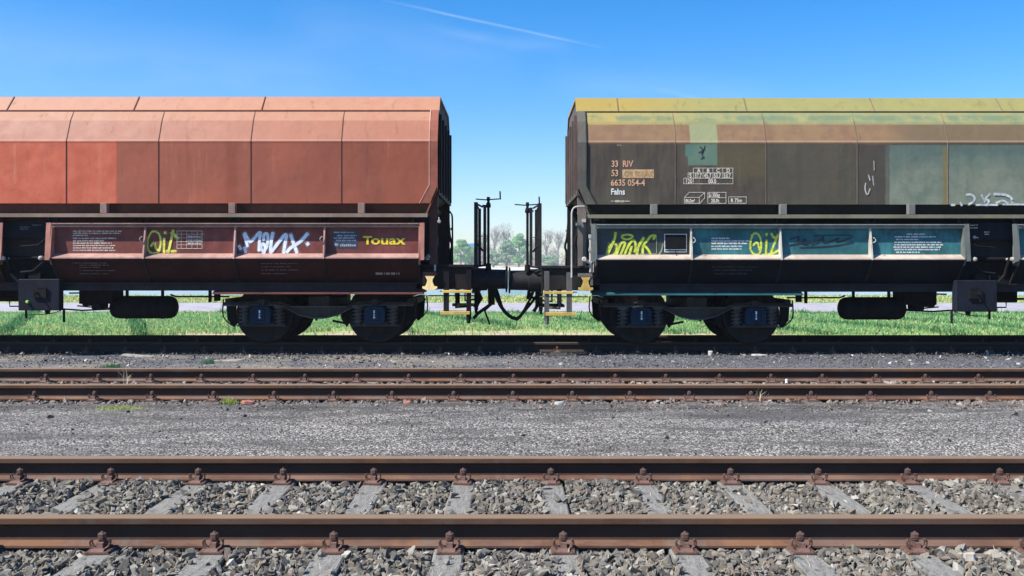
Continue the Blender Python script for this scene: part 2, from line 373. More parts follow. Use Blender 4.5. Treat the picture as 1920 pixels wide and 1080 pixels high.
# ------------------------------------------------------------------ rails
def rail_profile(y, z0, h=.155):
    hw, ww, fw = .036, .0075, .058
    return [(y - fw, z0), (y - fw, z0 + .011), (y - .028, z0 + .021), (y - ww - .004, z0 + .030), (y - ww, z0 + .045), (y - ww, z0 + h - .052), (y - hw + .003, z0 + h - .040),
            (y - hw, z0 + h - .036), (y - hw, z0 + h - .009), (y - hw + .009, z0 + h - .001), (y, z0 + h), (y + hw - .009, z0 + h - .001), (y + hw, z0 + h - .009), (y + hw, z0 + h - .036),
            (y + hw - .003, z0 + h - .040), (y + ww, z0 + h - .052), (y + ww, z0 + .045), (y + ww + .004, z0 + .030), (y + .028, z0 + .021), (y + fw, z0 + .011), (y + fw, z0)]
def fastener_mesh(mat):
    m = MB()
    m.xz([(-.066, .001), (.066, .001), (.058, .012), (-.058, .012)], -.165, .165)
    for s in (-1, 1):
        m.yz([(s * .07, .012), (s * .155, .012), (s * .145, .022), (s * .072, .024)], -.032, .032)
        m.yz([(s * .045, .026), (s * .13, .022), (s * .125, .046), (s * .09, .058), (s * .05, .040)], -.017, .017)
        m.lathe([(.045, .010), (.094, .010), (.1, .006)], (0, s * .093, 0), 'Z', 8)
        m.lathe([(.058, .022), (.063, .023)], (0, s * .093, 0), 'Z', 12)
        m.lathe([(.068, .022), (.088, .022), (.092, .017)], (0, s * .093, 0), 'Z', 6)
        for e in (-1, 1):
            m.tube([(e * (.012 + .040 * math.sin(t)), s * .118, .047 - .029 * math.cos(t)) for t in [R(a) for a in range(15, 128, 14)]], .0055, 6)
            m.tube([(e * (.012 + .036 * math.sin(t)), s * .1, .049 - .029 * math.cos(t)) for t in [R(a) for a in range(10, 120, 18)]], .005, 6)
    me = m.build('rail_fastener', mat, bevel=0); d = me.data; bpy.data.objects.remove(me); return d
FM = fastener_mesh(M_fast)
def track(y0, z0, sp, off, x0, x1, label, mrail, mslp, sw, length=2.6, rg=(4.5,), simple=False):
    yc = y0 + .7535; root = empty('railway_track', (0, yc, z0), label=label, cat='railway track', group='parallel railway tracks')
    for y in (y0, y0 + 1.507):
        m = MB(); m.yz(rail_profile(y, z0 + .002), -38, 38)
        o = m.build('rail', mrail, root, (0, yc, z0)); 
    k0 = math.ceil((x0 - off) / sp); k1 = math.floor((x1 - off) / sp)
    for k in range(k0, k1 + 1):
        x = off + k * sp + random.uniform(-.015, .015)
        m = MB(); w2 = sw / 2
        n = 14
        vs = []; 
        for j in range(n + 1):
            yy_ = -length / 2 + length * j / n; jj = random.uniform(-.004, .004); e = .004
            vs += [(-w2 + jj, yy_, -.14), (-w2 + jj, yy_, -e * 2), (-w2 + jj + e * 2, yy_, random.uniform(-.004, 0)), (w2 + jj - e * 2, yy_, random.uniform(-.004, 0)), (w2 + jj, yy_, -e * 2), (w2 + jj, yy_, -.14)]
        fs = [(j * 6 + i, j * 6 + (i + 1) % 6, (j + 1) * 6 + (i + 1) % 6, (j + 1) * 6 + i) for j in range(n) for i in range(6)]
        fs += [tuple(range(6)), tuple(n * 6 + i for i in range(6))]
        m.add(vs, fs)
        s = m.build('sleeper', mslp, root); s.location = (x, 0, 0)
        s.rotation_euler = (0, random.uniform(-.006, .006), random.uniform(-.008, .008))
        for y in (-.7535, .7535):
            f = bpy.data.objects.new('rail_fastener', FM); COL.objects.link(f); f.parent = s; f.location = (random.uniform(-.006, .006), y, 0); f.rotation_euler = (0, 0, random.uniform(-.04, .04))
    return root
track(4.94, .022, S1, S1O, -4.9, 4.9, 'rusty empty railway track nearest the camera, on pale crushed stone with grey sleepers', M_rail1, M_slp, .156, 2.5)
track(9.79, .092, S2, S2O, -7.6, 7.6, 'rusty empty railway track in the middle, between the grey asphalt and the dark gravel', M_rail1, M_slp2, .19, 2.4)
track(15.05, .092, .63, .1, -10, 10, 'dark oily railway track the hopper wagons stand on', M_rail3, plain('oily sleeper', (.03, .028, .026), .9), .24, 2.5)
# ================================================================== WAGONS
def mat_body(name, kind):
    g = G(name, .6, spec=.14); x, y, z = g.xyz()
    big = g.noise(.9, 6, .6, g.vec(1, 1, .55)); mid = g.noise(4.5, 7, .65); st = g.noise(7, 6, .65, g.vec(1, 1, .12)); fine = g.noise(30, 6, .7)
    def box(x0, x1, z0, z1, s=.012):
        wob = g.math('MULTIPLY', g.math('SUBTRACT', mid, .5), .03)
        xx = g.math('ADD', x, wob); zz = g.math('ADD', z, wob)
        a = g.math('MULTIPLY', g.rng(xx, x0 - s, x0 + s), g.rng(xx, x1 + s, x1 - s))
        b = g.math('MULTIPLY', g.rng(zz, z0 - s, z0 + s), g.rng(zz, z1 + s, z1 - s)); return g.math('MULTIPLY', a, b)
    X0 = -.065; zo = .246
    bx = lambda px, D=14.3: PXx(px, D) - X0
    zb = lambda py, D=14.3: PZ(py, D) - zo
    if kind == 'red':
        c = g.mix(g.rng(x, -4.2, -1.3), (.37, .14, .098), (.29, .112, .078))
        c = g.mix(g.rng(big, .35, .65), c, g.mix(1, c, (1.28, 1.15, 1.08), 'MULTIPLY')); c = g.mix(g.rng(g.noise(2.6, 8, .7, g.vec(1, 1, .5, (4, 4, 4))), .5, .68, 0, .4), c, (.22, .10, .075))
        c = g.mix(box(-12, bx(218), zb(383), zb(265)), c, g.mix(g.rng(mid, .3, .7), (.60, .165, .10), (.70, .22, .145)))
        c = g.mix(g.math('MULTIPLY', box(bx(184), bx(190), zb(383), zb(268), .03), .35), c, (.75, .32, .22))
        c = g.mix(g.math('MULTIPLY', box(bx(26), bx(30), zb(345), zb(270), .02), .4), c, (.8, .38, .28))
        c = g.mix(g.math('MULTIPLY', box(bx(424), bx(445), zb(383), zb(265), .05), .45), c, (.26, .085, .05))
        up = g.rng(z, zb(266), zb(262)); c = g.mix(g.math('MULTIPLY', up, .85), c, g.mix(g.rng(x, -8, -2.), (.50, .33, .27), (.47, .25, .18)))
        c = g.mix(g.math('MULTIPLY', g.rng(z, 3.46, 3.5), g.rng(mid, .3, .6, .15, .5)), c, (.50, .35, .24))
        c = g.mix(g.rng(fine, .60, .72, 0, .45), c, (.2, .07, .05))
        ch = g.math('MULTIPLY', g.math('MULTIPLY', g.rng(g.noise(14, 8, .75), .58, .64), box(bx(-40), bx(175), zb(383), zb(345), .12)), .7); c = g.mix(ch, c, (.28, .06, .04))
        c = g.mix(g.rng(st, .56, .75, 0, .3), c, (.62, .34, .26))
        c = g.mix(g.rng(st, .42, .25, 0, .3), c, (.2, .085, .06))
    else:
        c = g.mix(g.rng(big, .4, .6), (.115, .100, .093), (.125, .12, .10)); c = g.mix(g.rng(mid, .3, .7, 0, .6), c, (.15, .125, .11))
        teal = g.mix(g.rng(mid, .3, .7), (.20, .27, .245), (.31, .36, .32)); teal = g.mix(g.math('MULTIPLY', g.rng(z, zb(330), zb(275)), .7), teal, (.10, .18, .19)); teal = g.mix(g.rng(st, .35, .2, 0, .7), teal, (.12, .11, .09)); teal = g.mix(g.math('MULTIPLY', box(bx(1768), bx(1776), zb(384), zb(275), .02), .75), teal, (.30, .23, .09))
        dk = g.noise(3.2, 8, .72, g.vec(1.3, 1, .22, (3, 0, 8))); c = g.mix(g.rng(dk, .45, .62, 0, .6), c, (.065, .062, .066)); dk2 = g.noise(2.1, 8, .72, g.vec(1, 1, .5, (13, 0, 2))); c = g.mix(g.rng(dk2, .55, .68, 0, .55), c, (.17, .115, .085))
        c = g.mix(g.math('MULTIPLY', box(bx(1660), 14, zb(384), zb(270)), g.rng(st, .25, .5, .7, 1)), c, teal)
        c = g.mix(g.math('MULTIPLY', box(bx(1605), bx(1668), zb(384), zb(270)), .6), c, (.095, .092, .092))
        c = g.mix(g.math('MULTIPLY', box(bx(1438), bx(1604), zb(384), zb(270), .03), .5), c, (.135, .135, .115))
        c = g.mix(g.math('MULTIPLY', box(bx(1345), bx(1436), zb(330), zb(270), .06), .7), c, (.16, .14, .09))
        c = g.mix(box(bx(1290), bx(1345), zb(308), zb(255), .01), c, (.17, .29, .245)); c = g.mix(box(bx(1285), bx(1300), zb(291), zb(269), .01), c, (.14, .27, .25))
        up = g.rng(z, zb(270), zb(266)); br = g.mix(g.rng(mid, .3, .65), (.27, .165, .125), (.32, .22, .14)); br = g.mix(g.rng(x, 5.6, 6.4), br, (.2, .155, .11))
        c = g.mix(up, c, br)
        gb = g.math('MULTIPLY', box(bx(1294), bx(1346), zb(267), 4), 1.); c = g.mix(gb, c, (.33, .38, .24))
        yg = g.mix(g.rng(x, 1.5, 3.6), (.44, .38, .16), g.mix(g.rng(mid, .35, .65), (.29, .35, .21), (.38, .37, .19)))
        c = g.mix(g.rng(z, 3.42, 3.45), c, yg)
        tl = g.math('MULTIPLY', g.math('MULTIPLY', g.rng(z, 3.46, 3.52), g.rng(z, 3.62, 3.56)), g.rng(g.noise(2.3, 5), .4, .56, 0, .75)); c = g.mix(tl, c, (.16, .26, .2))
        c = g.mix(g.math('MULTIPLY', g.rng(z, 3.66, 3.68), .8), c, g.mix(g.rng(x, 1.6, 3.4), (.42, .33, .10), g.mix(mid, (.29, .31, .14), (.40, .37, .15))))
        c = g.mix(g.rng(fine, .6, .74, 0, .4), c, (.09, .08, .065))
        c = g.mix(g.rng(st, .55, .75, 0, .25), c, (.3, .28, .22))
    g.bump(g.math('ADD', g.math('MULTIPLY', g.noise(1.6, 3, .5), 1.), g.math('MULTIPLY', fine, .04)), .045, .5)
    run = g.noise(5, 7, .7, g.vec(1.6, 1, .10, (2, 0, 5))); runm = g.math('MULTIPLY', g.rng(run, .55, .72), g.rng(z, 2.3, 3.15)); c = g.mix(g.math('MULTIPLY', runm, .35), c, (.12, .05, .03) if kind == 'red' else (.08, .06, .045))
    c = g.mix(g.math('MULTIPLY', g.rng(g.noise(22, 9, .8, g.vec(1, 1, 1, (9, 3, 1))), .62, .66), .5), c, (.10, .04, .025))
    c = g.mix(g.math('MULTIPLY', g.math('MULTIPLY', g.rng(z, 3.145, 3.15), g.rng(z, 3.18, 3.165)), .3), c, (.62, .5, .42)); c = g.mix(g.math('MULTIPLY', g.math('MULTIPLY', g.rng(z, 3.10, 3.125), g.rng(z, 3.141, 3.137)), .35), c, (.09, .05, .04))
    c = g.mix(1, c, (.78, .645, .585) if kind == 'red' else (.68, .63, .53), 'MULTIPLY')
    return g.done(c, g.rng(mid, .3, .7, .55, .75))
def paint(name, col, dirt, amt=.6, rough=.6, var=.2):
    g = G(name, rough, spec=.2 if max(col) > .06 else .08); a = g.noise(2.2, 7, .65); b = g.noise(11, 7, .7, g.vec(1, 1, .35)); f = g.noise(45, 5, .7)
    c = g.mix(g.rng(a, .35, .65), tuple(q * (1 - var) for q in col), tuple(q * (1 + var) for q in col)); c = g.mix(g.rng(b, .45, .7, 0, amt), c, dirt)
    c = g.mix(g.rng(f, .6, .75, 0, amt * .5), c, tuple(q * .5 for q in dirt)); g.bump(f, .003, .5); return g.done(c)
M_under = paint('sooty underframe', (.010, .010, .011), (.02, .018, .017), .6, .75)
M_under2 = paint('sooty bogie iron', (.045, .043, .044), (.085, .072, .062), .6, .7)
M_black = paint('black rubber', (.015, .015, .015), (.03, .03, .03), .5, .6)
M_under3 = paint('bogie iron highlight tone', (.085, .08, .08), (.05, .04, .035), .7, .55)  # lighter iron paints the highlight on frame flanges; springs lightened too
M_wheel = paint('dusty wheel steel', (.022, .020, .020), (.045, .036, .03), .6, .6)
M_blue = paint('blue axle box paint', (.013, .03, .06), (.012, .012, .013), .8, .6)
M_bluebox = paint('blue grey cabinet paint', (.012, .014, .023), (.010, .010, .011), .7, .6)
M_yel = paint('dirty yellow paint', (.62, .42, .10), (.25, .16, .08), .7, .6)
M_yel2 = paint('pale ochre paint', (.80, .58, .26), (.4, .28, .14), .4, .6)
M_steel = paint('bare pale steel', (.45, .43, .40), (.2, .17, .14), .6, .45)
M_white = plain('white lettering paint', (.72, .72, .70), .7, var=.25, scale=30)
M_cream = plain('faded cream lettering', (.62, .56, .47), .7, var=.3, scale=40)
M_orange = plain('faded orange lettering', (.62, .34, .20), .7, var=.25, scale=30)
M_yelg = plain('lime spray paint', (.55, .62, .07), .6, var=.25, scale=25)
M_yelg2 = plain('yellow spray paint', (.62, .62, .10), .6, var=.3, scale=25)
M_wspray = plain('white spray paint', (.70, .76, .84), .6, var=.15, scale=15)
M_kspray = plain('dark spray paint', (.012, .02, .028), .6, var=.2, scale=25)
M_brand = plain('yellow lettering film', (.75, .58, .03), .5, var=.08, scale=20)
M_plate = plain('navy sign film', (.022, .032, .06), .5, var=.2, scale=20)
M_patch = plain('orange painted patch', (.50, .30, .16), .7, var=.25, scale=18)
_seq = [0]
def ribbon(m, pts, wid, D, closed=False):
    """flat painted stroke lying on the panel at depth D, points and width in metres-as-photo units"""
    P = [Vector((PXx(a, D), PZ(b, D))) for a, b in pts]
    for _ in range(2):
        Q = [P[0]]
        for a, b in zip(P[:-1], P[1:]): Q += [a.lerp(b, .25), a.lerp(b, .75)]
        P = Q + [P[-1]]
    hw = wid * D / F / 2
    for a, b in zip(P[:-1], P[1:]):
        d = (b - a)
        if d.length < 1e-5: continue
        d.normalize(); n = Vector((-d.y, d.x)) * hw; e = d * hw * .25
        _seq[0] = (_seq[0] + 1) % 60; y = D - .0022 - _seq[0] * .00012
        q = [a - e + n, a - e * 1.9 + n * .5, a - e * 1.9 - n * .5, a - e - n, b + e - n, b + e * 1.9 - n * .5, b + e * 1.9 + n * .5, b + e + n]
        m.add([(v.x, y, v.y) for v in q], [tuple(range(8))])
def strip(m, pts, wid, D, y):
    P = [Vector((PXx(a, D), PZ(b, D))) for a, b in pts]
    for _ in range(3):
        Q = [P[0]]
        for a, b in zip(P[:-1], P[1:]): Q += [a.lerp(b, .25), a.lerp(b, .75)]
        P = Q + [P[-1]]
    hw = wid * D / F / 2; vs = []; n = len(P)
    for i, p in enumerate(P):
        d = P[min(i + 1, n - 1)] - P[max(i - 1, 0)]
        d = d.normalized() if d.length > 1e-6 else Vector((1, 0)); q = Vector((-d.y, d.x)) * hw * (.6 if i in (0, n - 1) else 1)
        e = d * hw * (-.8 if i == 0 else .8 if i == n - 1 else 0)
        vs += [(p.x + e.x + q.x, y, p.y + e.y + q.y), (p.x + e.x - q.x, y, p.y + e.y - q.y)]
    m.add(vs, [(2 * i, 2 * i + 1, 2 * i + 3, 2 * i + 2) for i in range(n - 1)])
_halo = {}
def halo_mat(mat):
    if mat.name not in _halo:
        h = mat.copy(); h.name = mat.name + ' overspray'; nt = h.node_tree; o = [n for n in nt.nodes if n.type == 'OUTPUT_MATERIAL'][0]; b = nt.nodes['Principled BSDF']
        t = nt.nodes.new('ShaderNodeBsdfTransparent'); x = nt.nodes.new('ShaderNodeMixShader'); x.inputs[0].default_value = .2
        nt.links.new(t.outputs[0], x.inputs[1]); nt.links.new(b.outputs[0], x.inputs[2]); nt.links.new(x.outputs[0], o.inputs[0]); _halo[mat.name] = h
    return _halo[mat.name]
def strokes(name, mat, parent, org, D, lst, label=None):
    hm = MB()
    for i, (pts, wd) in enumerate(lst): strip(hm, pts, wd * 1.85, D, D - .0012 - .00005 * (i % 12))
    o = hm.build('overspray', halo_mat(mat), parent, org)
    m = MB()
    for pts, wd in lst: ribbon(m, pts, wd * 1.08, D)
    o = m.build(name, mat, parent, org); 
    if label: o['label'] = label
    return o
def text(name, body, px, py, hpx, D, mat, parent, org, sx=1., bold=.0022, label=None, align='LEFT', fit=None):
    """lettering standing flat on the side at depth D; px,py = left end of base line"""
    cu = bpy.data.curves.new(name, 'FONT'); cu.body = body; cu.size = hpx * D / F / .69; cu.align_x = align
    cu.extrude = .0008; cu.offset = bold; cu.resolution_u = 3
    t = bpy.data.objects.new(name, cu); COL.objects.link(t)
    dg = bpy.context.evaluated_depsgraph_get(); me = bpy.data.meshes.new_from_object(t.evaluated_get(dg)); bpy.data.objects.remove(t)
    me.materials.clear(); me.materials.append(mat)
    X, Z = PXx(px, D), PZ(py, D)
    if fit: sx = fit * D / F / (max(v.co.x for v in me.vertices) - min(v.co.x for v in me.vertices))
    for v in me.vertices: v.co = Vector((X + v.co.x * sx - org[0], D - .0030 - v.co.z - org[1], Z + v.co.y - org[2]))
    me.flip_normals() if False else None
    o = bpy.data.objects.new(name, me); COL.objects.link(o); o.parent = parent
    if label: o['label'] = label
    return o
def smalltext(m, px0, px1, py, hpx, D, words=True):
    x = px0
    while x < px1:
        wl = random.uniform(3, 13) if words else 2.2
        x1 = min(px1, x + wl); y = D - .0026
        xx = x
        while xx < x1:
            a = random.uniform(.7, 1.4); b = random.uniform(.0, .3) * hpx
            X0_, X1_ = PXx(xx, D), PXx(min(xx + a, x1), D)
            m.add([(X0_, y, PZ(py, D)), (X1_, y, PZ(py, D)), (X1_, y, PZ(py - hpx + b, D)), (X0_, y, PZ(py - hpx + b, D))], [(0, 1, 2, 3)])
            xx += a + .5
        x = x1 + 1.6
def frame_lines(m, x0, y0, x1, y1, D, t=.9):
    for a in ((x0, y0, x1, y0), (x1, y0, x1, y1), (x1, y1, x0, y1), (x0, y1, x0, y0)): line(m, *a, D, t)
def line(m, x0, y0, x1, y1, D, t=.9):
    a = Vector((PXx(x0, D), PZ(y0, D))); b = Vector((PXx(x1, D), PZ(y1, D))); d = (b - a).normalized(); hw = t * D / F / 2; n = Vector((-d.y, d.x)) * hw; e = d * hw
    _seq[0] = (_seq[0] + 1) % 60; y = D - .0022 - _seq[0] * .00012
    m.add([(v.x, y, v.y) for v in (a - e + n, a - e - n, b + e - n, b + e + n)], [(0, 1, 2, 3)])

X0 = -.065; YC = 15.8; ZR = .249; LU = 14.73
BAYS = [1.358, 2.80, 4.164, 5.54, 6.946]
def wagon(s, label, M, dz=0.):
    org = (X0, YC, ZR)
    root = empty('hopper_wagon', (X0, YC, ZR + dz), label=label, cat='freight wagon', group='hopper wagons coupled together')
    X = lambda u: X0 + s * u
    def B(m, name, mat, par=root, **k): return m.build(name, mat, par, org, **k)
    Yf = lambda D: D
    D2 = lambda d: 2 * YC - d
    UE = 1.08; UB = LU - 1.08
    MBd, MP, MT, MF = M['body'], M['panel'], M['trim'], M['dark']
    # --- upper body side walls
    for side in (0, 1):
        yA = 14.30 if side == 0 else D2(14.30); yB = yA + (.03 if side == 0 else -.03)
        m = MB(); m.xz([(X(UE), 3.389), (X(UE), 2.65), (X(1.17), 2.44), (X(LU - 1.17), 2.44), (X(UB), 2.65), (X(UB), 3.389)], yA, yB)
        B(m, 'side_wall', MBd)
        # upper slopes
        sgn = 1 if side == 0 else -1
        prof = [(14.30, 3.389), (14.44, 3.73), (14.56, 3.898)]
        inner = [(14.59, 3.88), (14.47, 3.71), (14.335, 3.392)]
        pp = [(y if side == 0 else D2(y), z) for y, z in prof + inner]
        m = MB(); m.yz(pp, X(UE), X(UB)); B(m, 'upper_side', MBd)
        # seam strips (welded joints), slightly proud, part of one rib each
        us = [(952 - q) * 14.3 / F for q in ((640, 470, 297, 124))] if s < 0 else [(q - 952) * 14.3 / F for q in (1266, 1436, 1607, 1777)]
        us = us + [us[-1] + 1.40, us[-1] + 2.8, us[-1] + 4.2]
        for u in us:
            m = MB(); q = .0045
            for (a, b) in (((14.30, 2.445), (14.30, 3.389)), ((14.30, 3.389), (14.44, 3.73)), ((14.44, 3.73), (14.56, 3.893))):
                dy, dz_ = b[0] - a[0], b[1] - a[1]; L = math.hypot(dy, dz_); ny, nz = -dz_ / L * .007, dy / L * .007
                poly = [(a[0], a[1]), (b[0], b[1]), (b[0] + ny, b[1] + nz), (a[0] + ny, a[1] + nz)]
                m.yz([(yy2 if side == 0 else D2(yy2), zz) for yy2, zz in poly], X(u - q), X(u + q))
            B(m, 'seam_rib', M['seam'])
        # end corner post frame
        for ue, ui, sg in ((UE, 1.195, 1), (UB, LU - 1.195, -1)):
            m = MB(); yy1, yy0 = (14.2985, 14.275) if side == 0 else (D2(14.2985), D2(14.275))
            m.xz([(X(ue - .006 * sg), 3.389), (X(ui), 3.389), (X(ui), 2.72), (X(ui + .15 * sg), 2.44), (X(ue + .09 * sg), 2.44), (X(ue - .006 * sg), 2.65)], yy1, yy0)
            pr = [(14.275, 3.389), (14.415, 3.735), (14.54, 3.91), (14.559, 3.897), (14.439, 3.7285), (14.2985, 3.3885)]
            m.yz([(y if side == 0 else D2(y), z) for y, z in pr], X(ue - .006 * sg), X(ui))
            # flange under the overhang, running down to the walkway beam
            m.xz([(X(ue - .006 * sg), 2.66), (X(ue + .16 * sg), 2.27), (X(ue + .175 * sg), 2.28), (X(ue + .01 * sg), 2.68)], yy0, 14.42 if side == 0 else D2(14.42))
            B(m, 'corner_post', M['post'])
            m = MB(); m.box(X(ui), X(ui + .012 * sg), yy0 + (-.004 if side == 0 else .004), yy1, 2.72, 3.389)
            m.xz([(X(ui), 2.72), (X(ui + .013 * sg), 2.72), (X(ui + .163 * sg), 2.44), (X(ui + .15 * sg), 2.44)], yy0 + (-.004 if side == 0 else .004), yy1)
            m.yz([(y if side == 0 else D2(y), z) for y, z in [(14.27, 3.389), (14.41, 3.737), (14.53, 3.912), (14.559, 3.9), (14.439, 3.7285), (14.2985, 3.3885)]], X(ui), X(ui + .012 * sg))
            B(m, 'corner_trim', M['edge'])
    # --- roof
    m = MB()
    rp = [(14.57, 3.902), (14.80, 4.157), (14.84, 4.168), (D2(14.84), 4.168), (D2(14.80), 4.157), (D2(14.57), 3.902), (D2(14.6), 3.89), (D2(14.85), 4.13), (14.85, 4.13), (14.6, 3.89)]
    m.yz(rp, X(UE - .01), X(UB + .01)); B(m, 'roof', MBd)
    ru = [(952 - q) * 14.57 / F for q in (490, 250, 12)] if s < 0 else [(q - 952) * 14.57 / F for q in (1159, 1400, 1640, 1880)]
    ru = ru + [ru[-1] + 2., ru[-1] + 4.]
    for u in ru:
        m = MB(); m.yz([(14.57, 3.902), (14.80, 4.157), (14.792, 4.165), (14.562, 3.91)], X(u - .007), X(u + .007)); B(m, 'roof_seam', M['seam'])
    m = MB(); m.box(X(UE), X(UB), 14.545, 14.575, 3.898, 3.912); B(m, 'roof_gutter', M['post'])
    # --- end walls
    for ue, sg in ((UE, 1), (UB, -1)):
        pf = [(14.31, 2.67), (14.31, 3.389), (14.45, 3.72), (14.57, 3.89), (14.81, 4.14), (D2(14.81), 4.14), (D2(14.57), 3.89), (D2(14.45), 3.72), (D2(14.31), 3.389), (D2(14.31), 2.67)]
        m = MB(); m.yz(pf, X(ue + .015 * sg), X(ue + .05 * sg)); B(m, 'end_wall', M['end'])
        for yv in (14.62, 15.2, 15.8, 16.4, 16.98):
            m = MB(); m.box(X(ue - .045 * sg), X(ue + .015 * sg), yv - .03, yv + .03, 2.62, 3.85); B(m, 'end_stiffener', M['end'])
        m = MB(); m.add([(X(ue + .02 * sg), 14.32, 2.66), (X(ue + .02 * sg), D2(14.32), 2.66), (X(ue + 1.3 * sg), D2(14.8), 1.5), (X(ue + 1.3 * sg), 14.8, 1.5),
                         (X(ue + .06 * sg), 14.32, 2.66), (X(ue + .06 * sg), D2(14.32), 2.66), (X(ue + 1.34 * sg), D2(14.8), 1.5), (X(ue + 1.34 * sg), 14.8, 1.5)],
                        [(0, 1, 2, 3), (7, 6, 5, 4), (0, 4, 5, 1), (1, 5, 6, 2), (2, 6, 7, 3), (3, 7, 4, 0)]); B(m, 'end_slope', M['end'])
        for yv in (14.40, D2(14.40)):
            sy = 1 if yv < YC else -1
            m = MB(); far = yv > YC; m.box(X(ue + .0 * sg), X(ue + (.19 if far else .13) * sg), yv, yv + sy * .10, 1.5, 2.60); B(m, 'end_pillar', M['hop'] if far or s < 0 else M['pillar'])
            m = MB(); m.xz([(X(ue + .13 * sg), 2.25), (X(ue + .34 * sg), 2.22), (X(ue + .34 * sg), 1.95), (X(ue + .13 * sg), 1.86)], yv + sy * .03, yv + sy * .045); B(m, 'gusset_plate', M['pillar'])
        m = MB(); m.box(X(ue - .02 * sg), X(ue + .03 * sg), 14.34, D2(14.34), 2.58, 2.66); B(m, 'end_crossbeam', M['end'])
    # --- lower hopper (dark slopes under the sides)
    m = MB()
    a = [(X(1.2), 14.34, 2.44), (X(LU - 1.2), 14.34, 2.44), (X(LU - 1.2), D2(14.34), 2.44), (X(1.2), D2(14.34), 2.44)]
    b = [(X(2.35), 14.75, 1.55), (X(LU - 2.35), 14.75, 1.55), (X(LU - 2.35), D2(14.75), 1.55), (X(2.35), D2(14.75), 1.55)]
    m.add(a + b, [(0, 1, 2, 3), (4, 7, 6, 5), (0, 4, 5, 1), (1, 5, 6, 2), (2, 6, 7, 3), (3, 7, 4, 0)]); B(m, 'lower_hopper', M['hop'])
    m = MB(); m.box(X(1.5), X(LU - 1.5), 14.47, 14.49, 1.62, 2.40); B(m, 'hopper_skirt', M['skirt'])
    m = MB(); m.box(X(1.5), X(LU - 1.5), D2(14.47), D2(14.49), 1.62, 2.40); B(m, 'hopper_skirt', M['skirt'])
    bay = [(BAYS[i], BAYS[i + 1]) for i in range(4)] + [(LU - BAYS[i + 1], LU - BAYS[i]) for i in (3, 2, 1, 0)]
    panels = []
    for side in (0, 1):
        mir = (lambda y: y) if side == 0 else D2
        # walkway beam
        m = MB(); m.box(X(1.22), X(LU - 1.22), mir(14.20), mir(14.215), 2.224, 2.281); m.box(X(1.22), X(LU - 1.22), mir(14.215), mir(14.40), 2.262, 2.279)
        B(m, 'walkway_beam', M['beam'])
        for u in (2.23, 4.20, 6.155, LU - 6.155, LU - 4.2, LU - 2.23):
            m = MB(); m.box(X(u - .05), X(u + .05), mir(14.205), mir(14.30), 2.283, 2.438); B(m, 'body_bracket', M['bracket'], bevel=.004)
        for i, (u0, u1) in enumerate(bay):
            m = MB()
            m.cur = 0
            m.yz([(mir(14.31), 1.64), (mir(14.325), 1.64), (mir(14.325), 2.12), (mir(14.31), 2.12)], X(u0), X(u1))
            p_ = B(m, 'flap_panel', MP)
            if side == 0: panels.append(p_)
            m = MB(); m.box(X(u0), X(u1), mir(14.215), mir(14.315), 2.121, 2.135); m.box(X(u0), X(u1), mir(14.255), mir(14.27), 2.085, 2.121); m.box(X(u0), X(u1), mir(14.232), mir(14.309), 2.073, 2.086)
            B(m, 'flap_top_bar', M['edge2'])
            m = MB(); m.yz([(mir(14.31), 1.672), (mir(14.18), 1.609), (mir(14.18), 1.592), (mir(14.31), 1.655)], X(u0), X(u1)); B(m, 'flap_ledge', M['ledge'])
            m = MB(); m.yz([(mir(14.19), 1.59), (mir(14.205), 1.59), (mir(14.50), 1.22), (mir(14.485), 1.22)], X(u0), X(u1)); lp = B(m, 'chute_panel', M['chute'])
            if side == 0: panels.append(lp)
        edges = sorted(set([q for b_ in bay for q in b_]))
        for i, u in enumerate(edges):
            ends = u in (bay[0][0], bay[3][1], bay[4][0], bay[7][1]); hw = .012
            m = MB()
            if ends:
                inn = 1 if (u in (bay[0][0], bay[4][0])) else -1
                m.yz([(mir(14.235), 2.14), (mir(14.36), 2.14), (mir(14.36), 1.5), (mir(14.22), 1.5), (mir(14.165), 1.60)], X(u - .0 * inn), X(u - .018 * inn))
                m.yz([(mir(14.225), 2.14), (mir(14.24), 2.14), (mir(14.185), 1.57), (mir(14.17), 1.57)], X(u - .018 * inn), X(u - .088 * inn))
                B(m, 'flap_end_post', M['endpost'])
            else:
                m.yz([(mir(14.268), 2.12), (mir(14.309), 2.12), (mir(14.309), 1.64), (mir(14.165), 1.59)], X(u - hw), X(u + hw)); B(m, 'flap_rib', M['rib'])
            m = MB(); m.yz([(mir(14.17), 1.585), (mir(14.20), 1.585), (mir(14.50), 1.21), (mir(14.46), 1.21)], X(u - .014), X(u + .014)); B(m, 'chute_rib', M['sill'])
            m = MB(); m.box(X(u - .075), X(u - .045), mir(14.24), mir(14.30), 2.13, 2.225); m.box(X(u + .045), X(u + .075), mir(14.24), mir(14.30), 2.13, 2.225); m.tube([(X(u - .08), mir(14.27), 2.17), (X(u + .08), mir(14.27), 2.17)], .014, 8)
            B(m, 'flap_hinge', M_under)
            if round(u, 2) in (2.80, 5.54, round(LU - 2.80, 2), round(LU - 5.54, 2)):
                m = MB(); m.tube([(X(u + .02), mir(14.20), 1.93), (X(u + .05), mir(14.185), 1.91), (X(u + .055), mir(14.185), 1.87), (X(u + .02), mir(14.2), 1.85)], .007, 6, smooth=1); B(m, 'flap_hook', M_steel)
        # side sill and coloured stripe over the bogies
        m = MB(); m.box(X(1.33), X(LU - 1.33), mir(14.42), mir(14.50), 1.098, 1.222); m.box(X(1.33), X(LU - 1.33), mir(14.38), mir(14.42), 1.205, 1.222); B(m, 'side_sill', M['sill'])
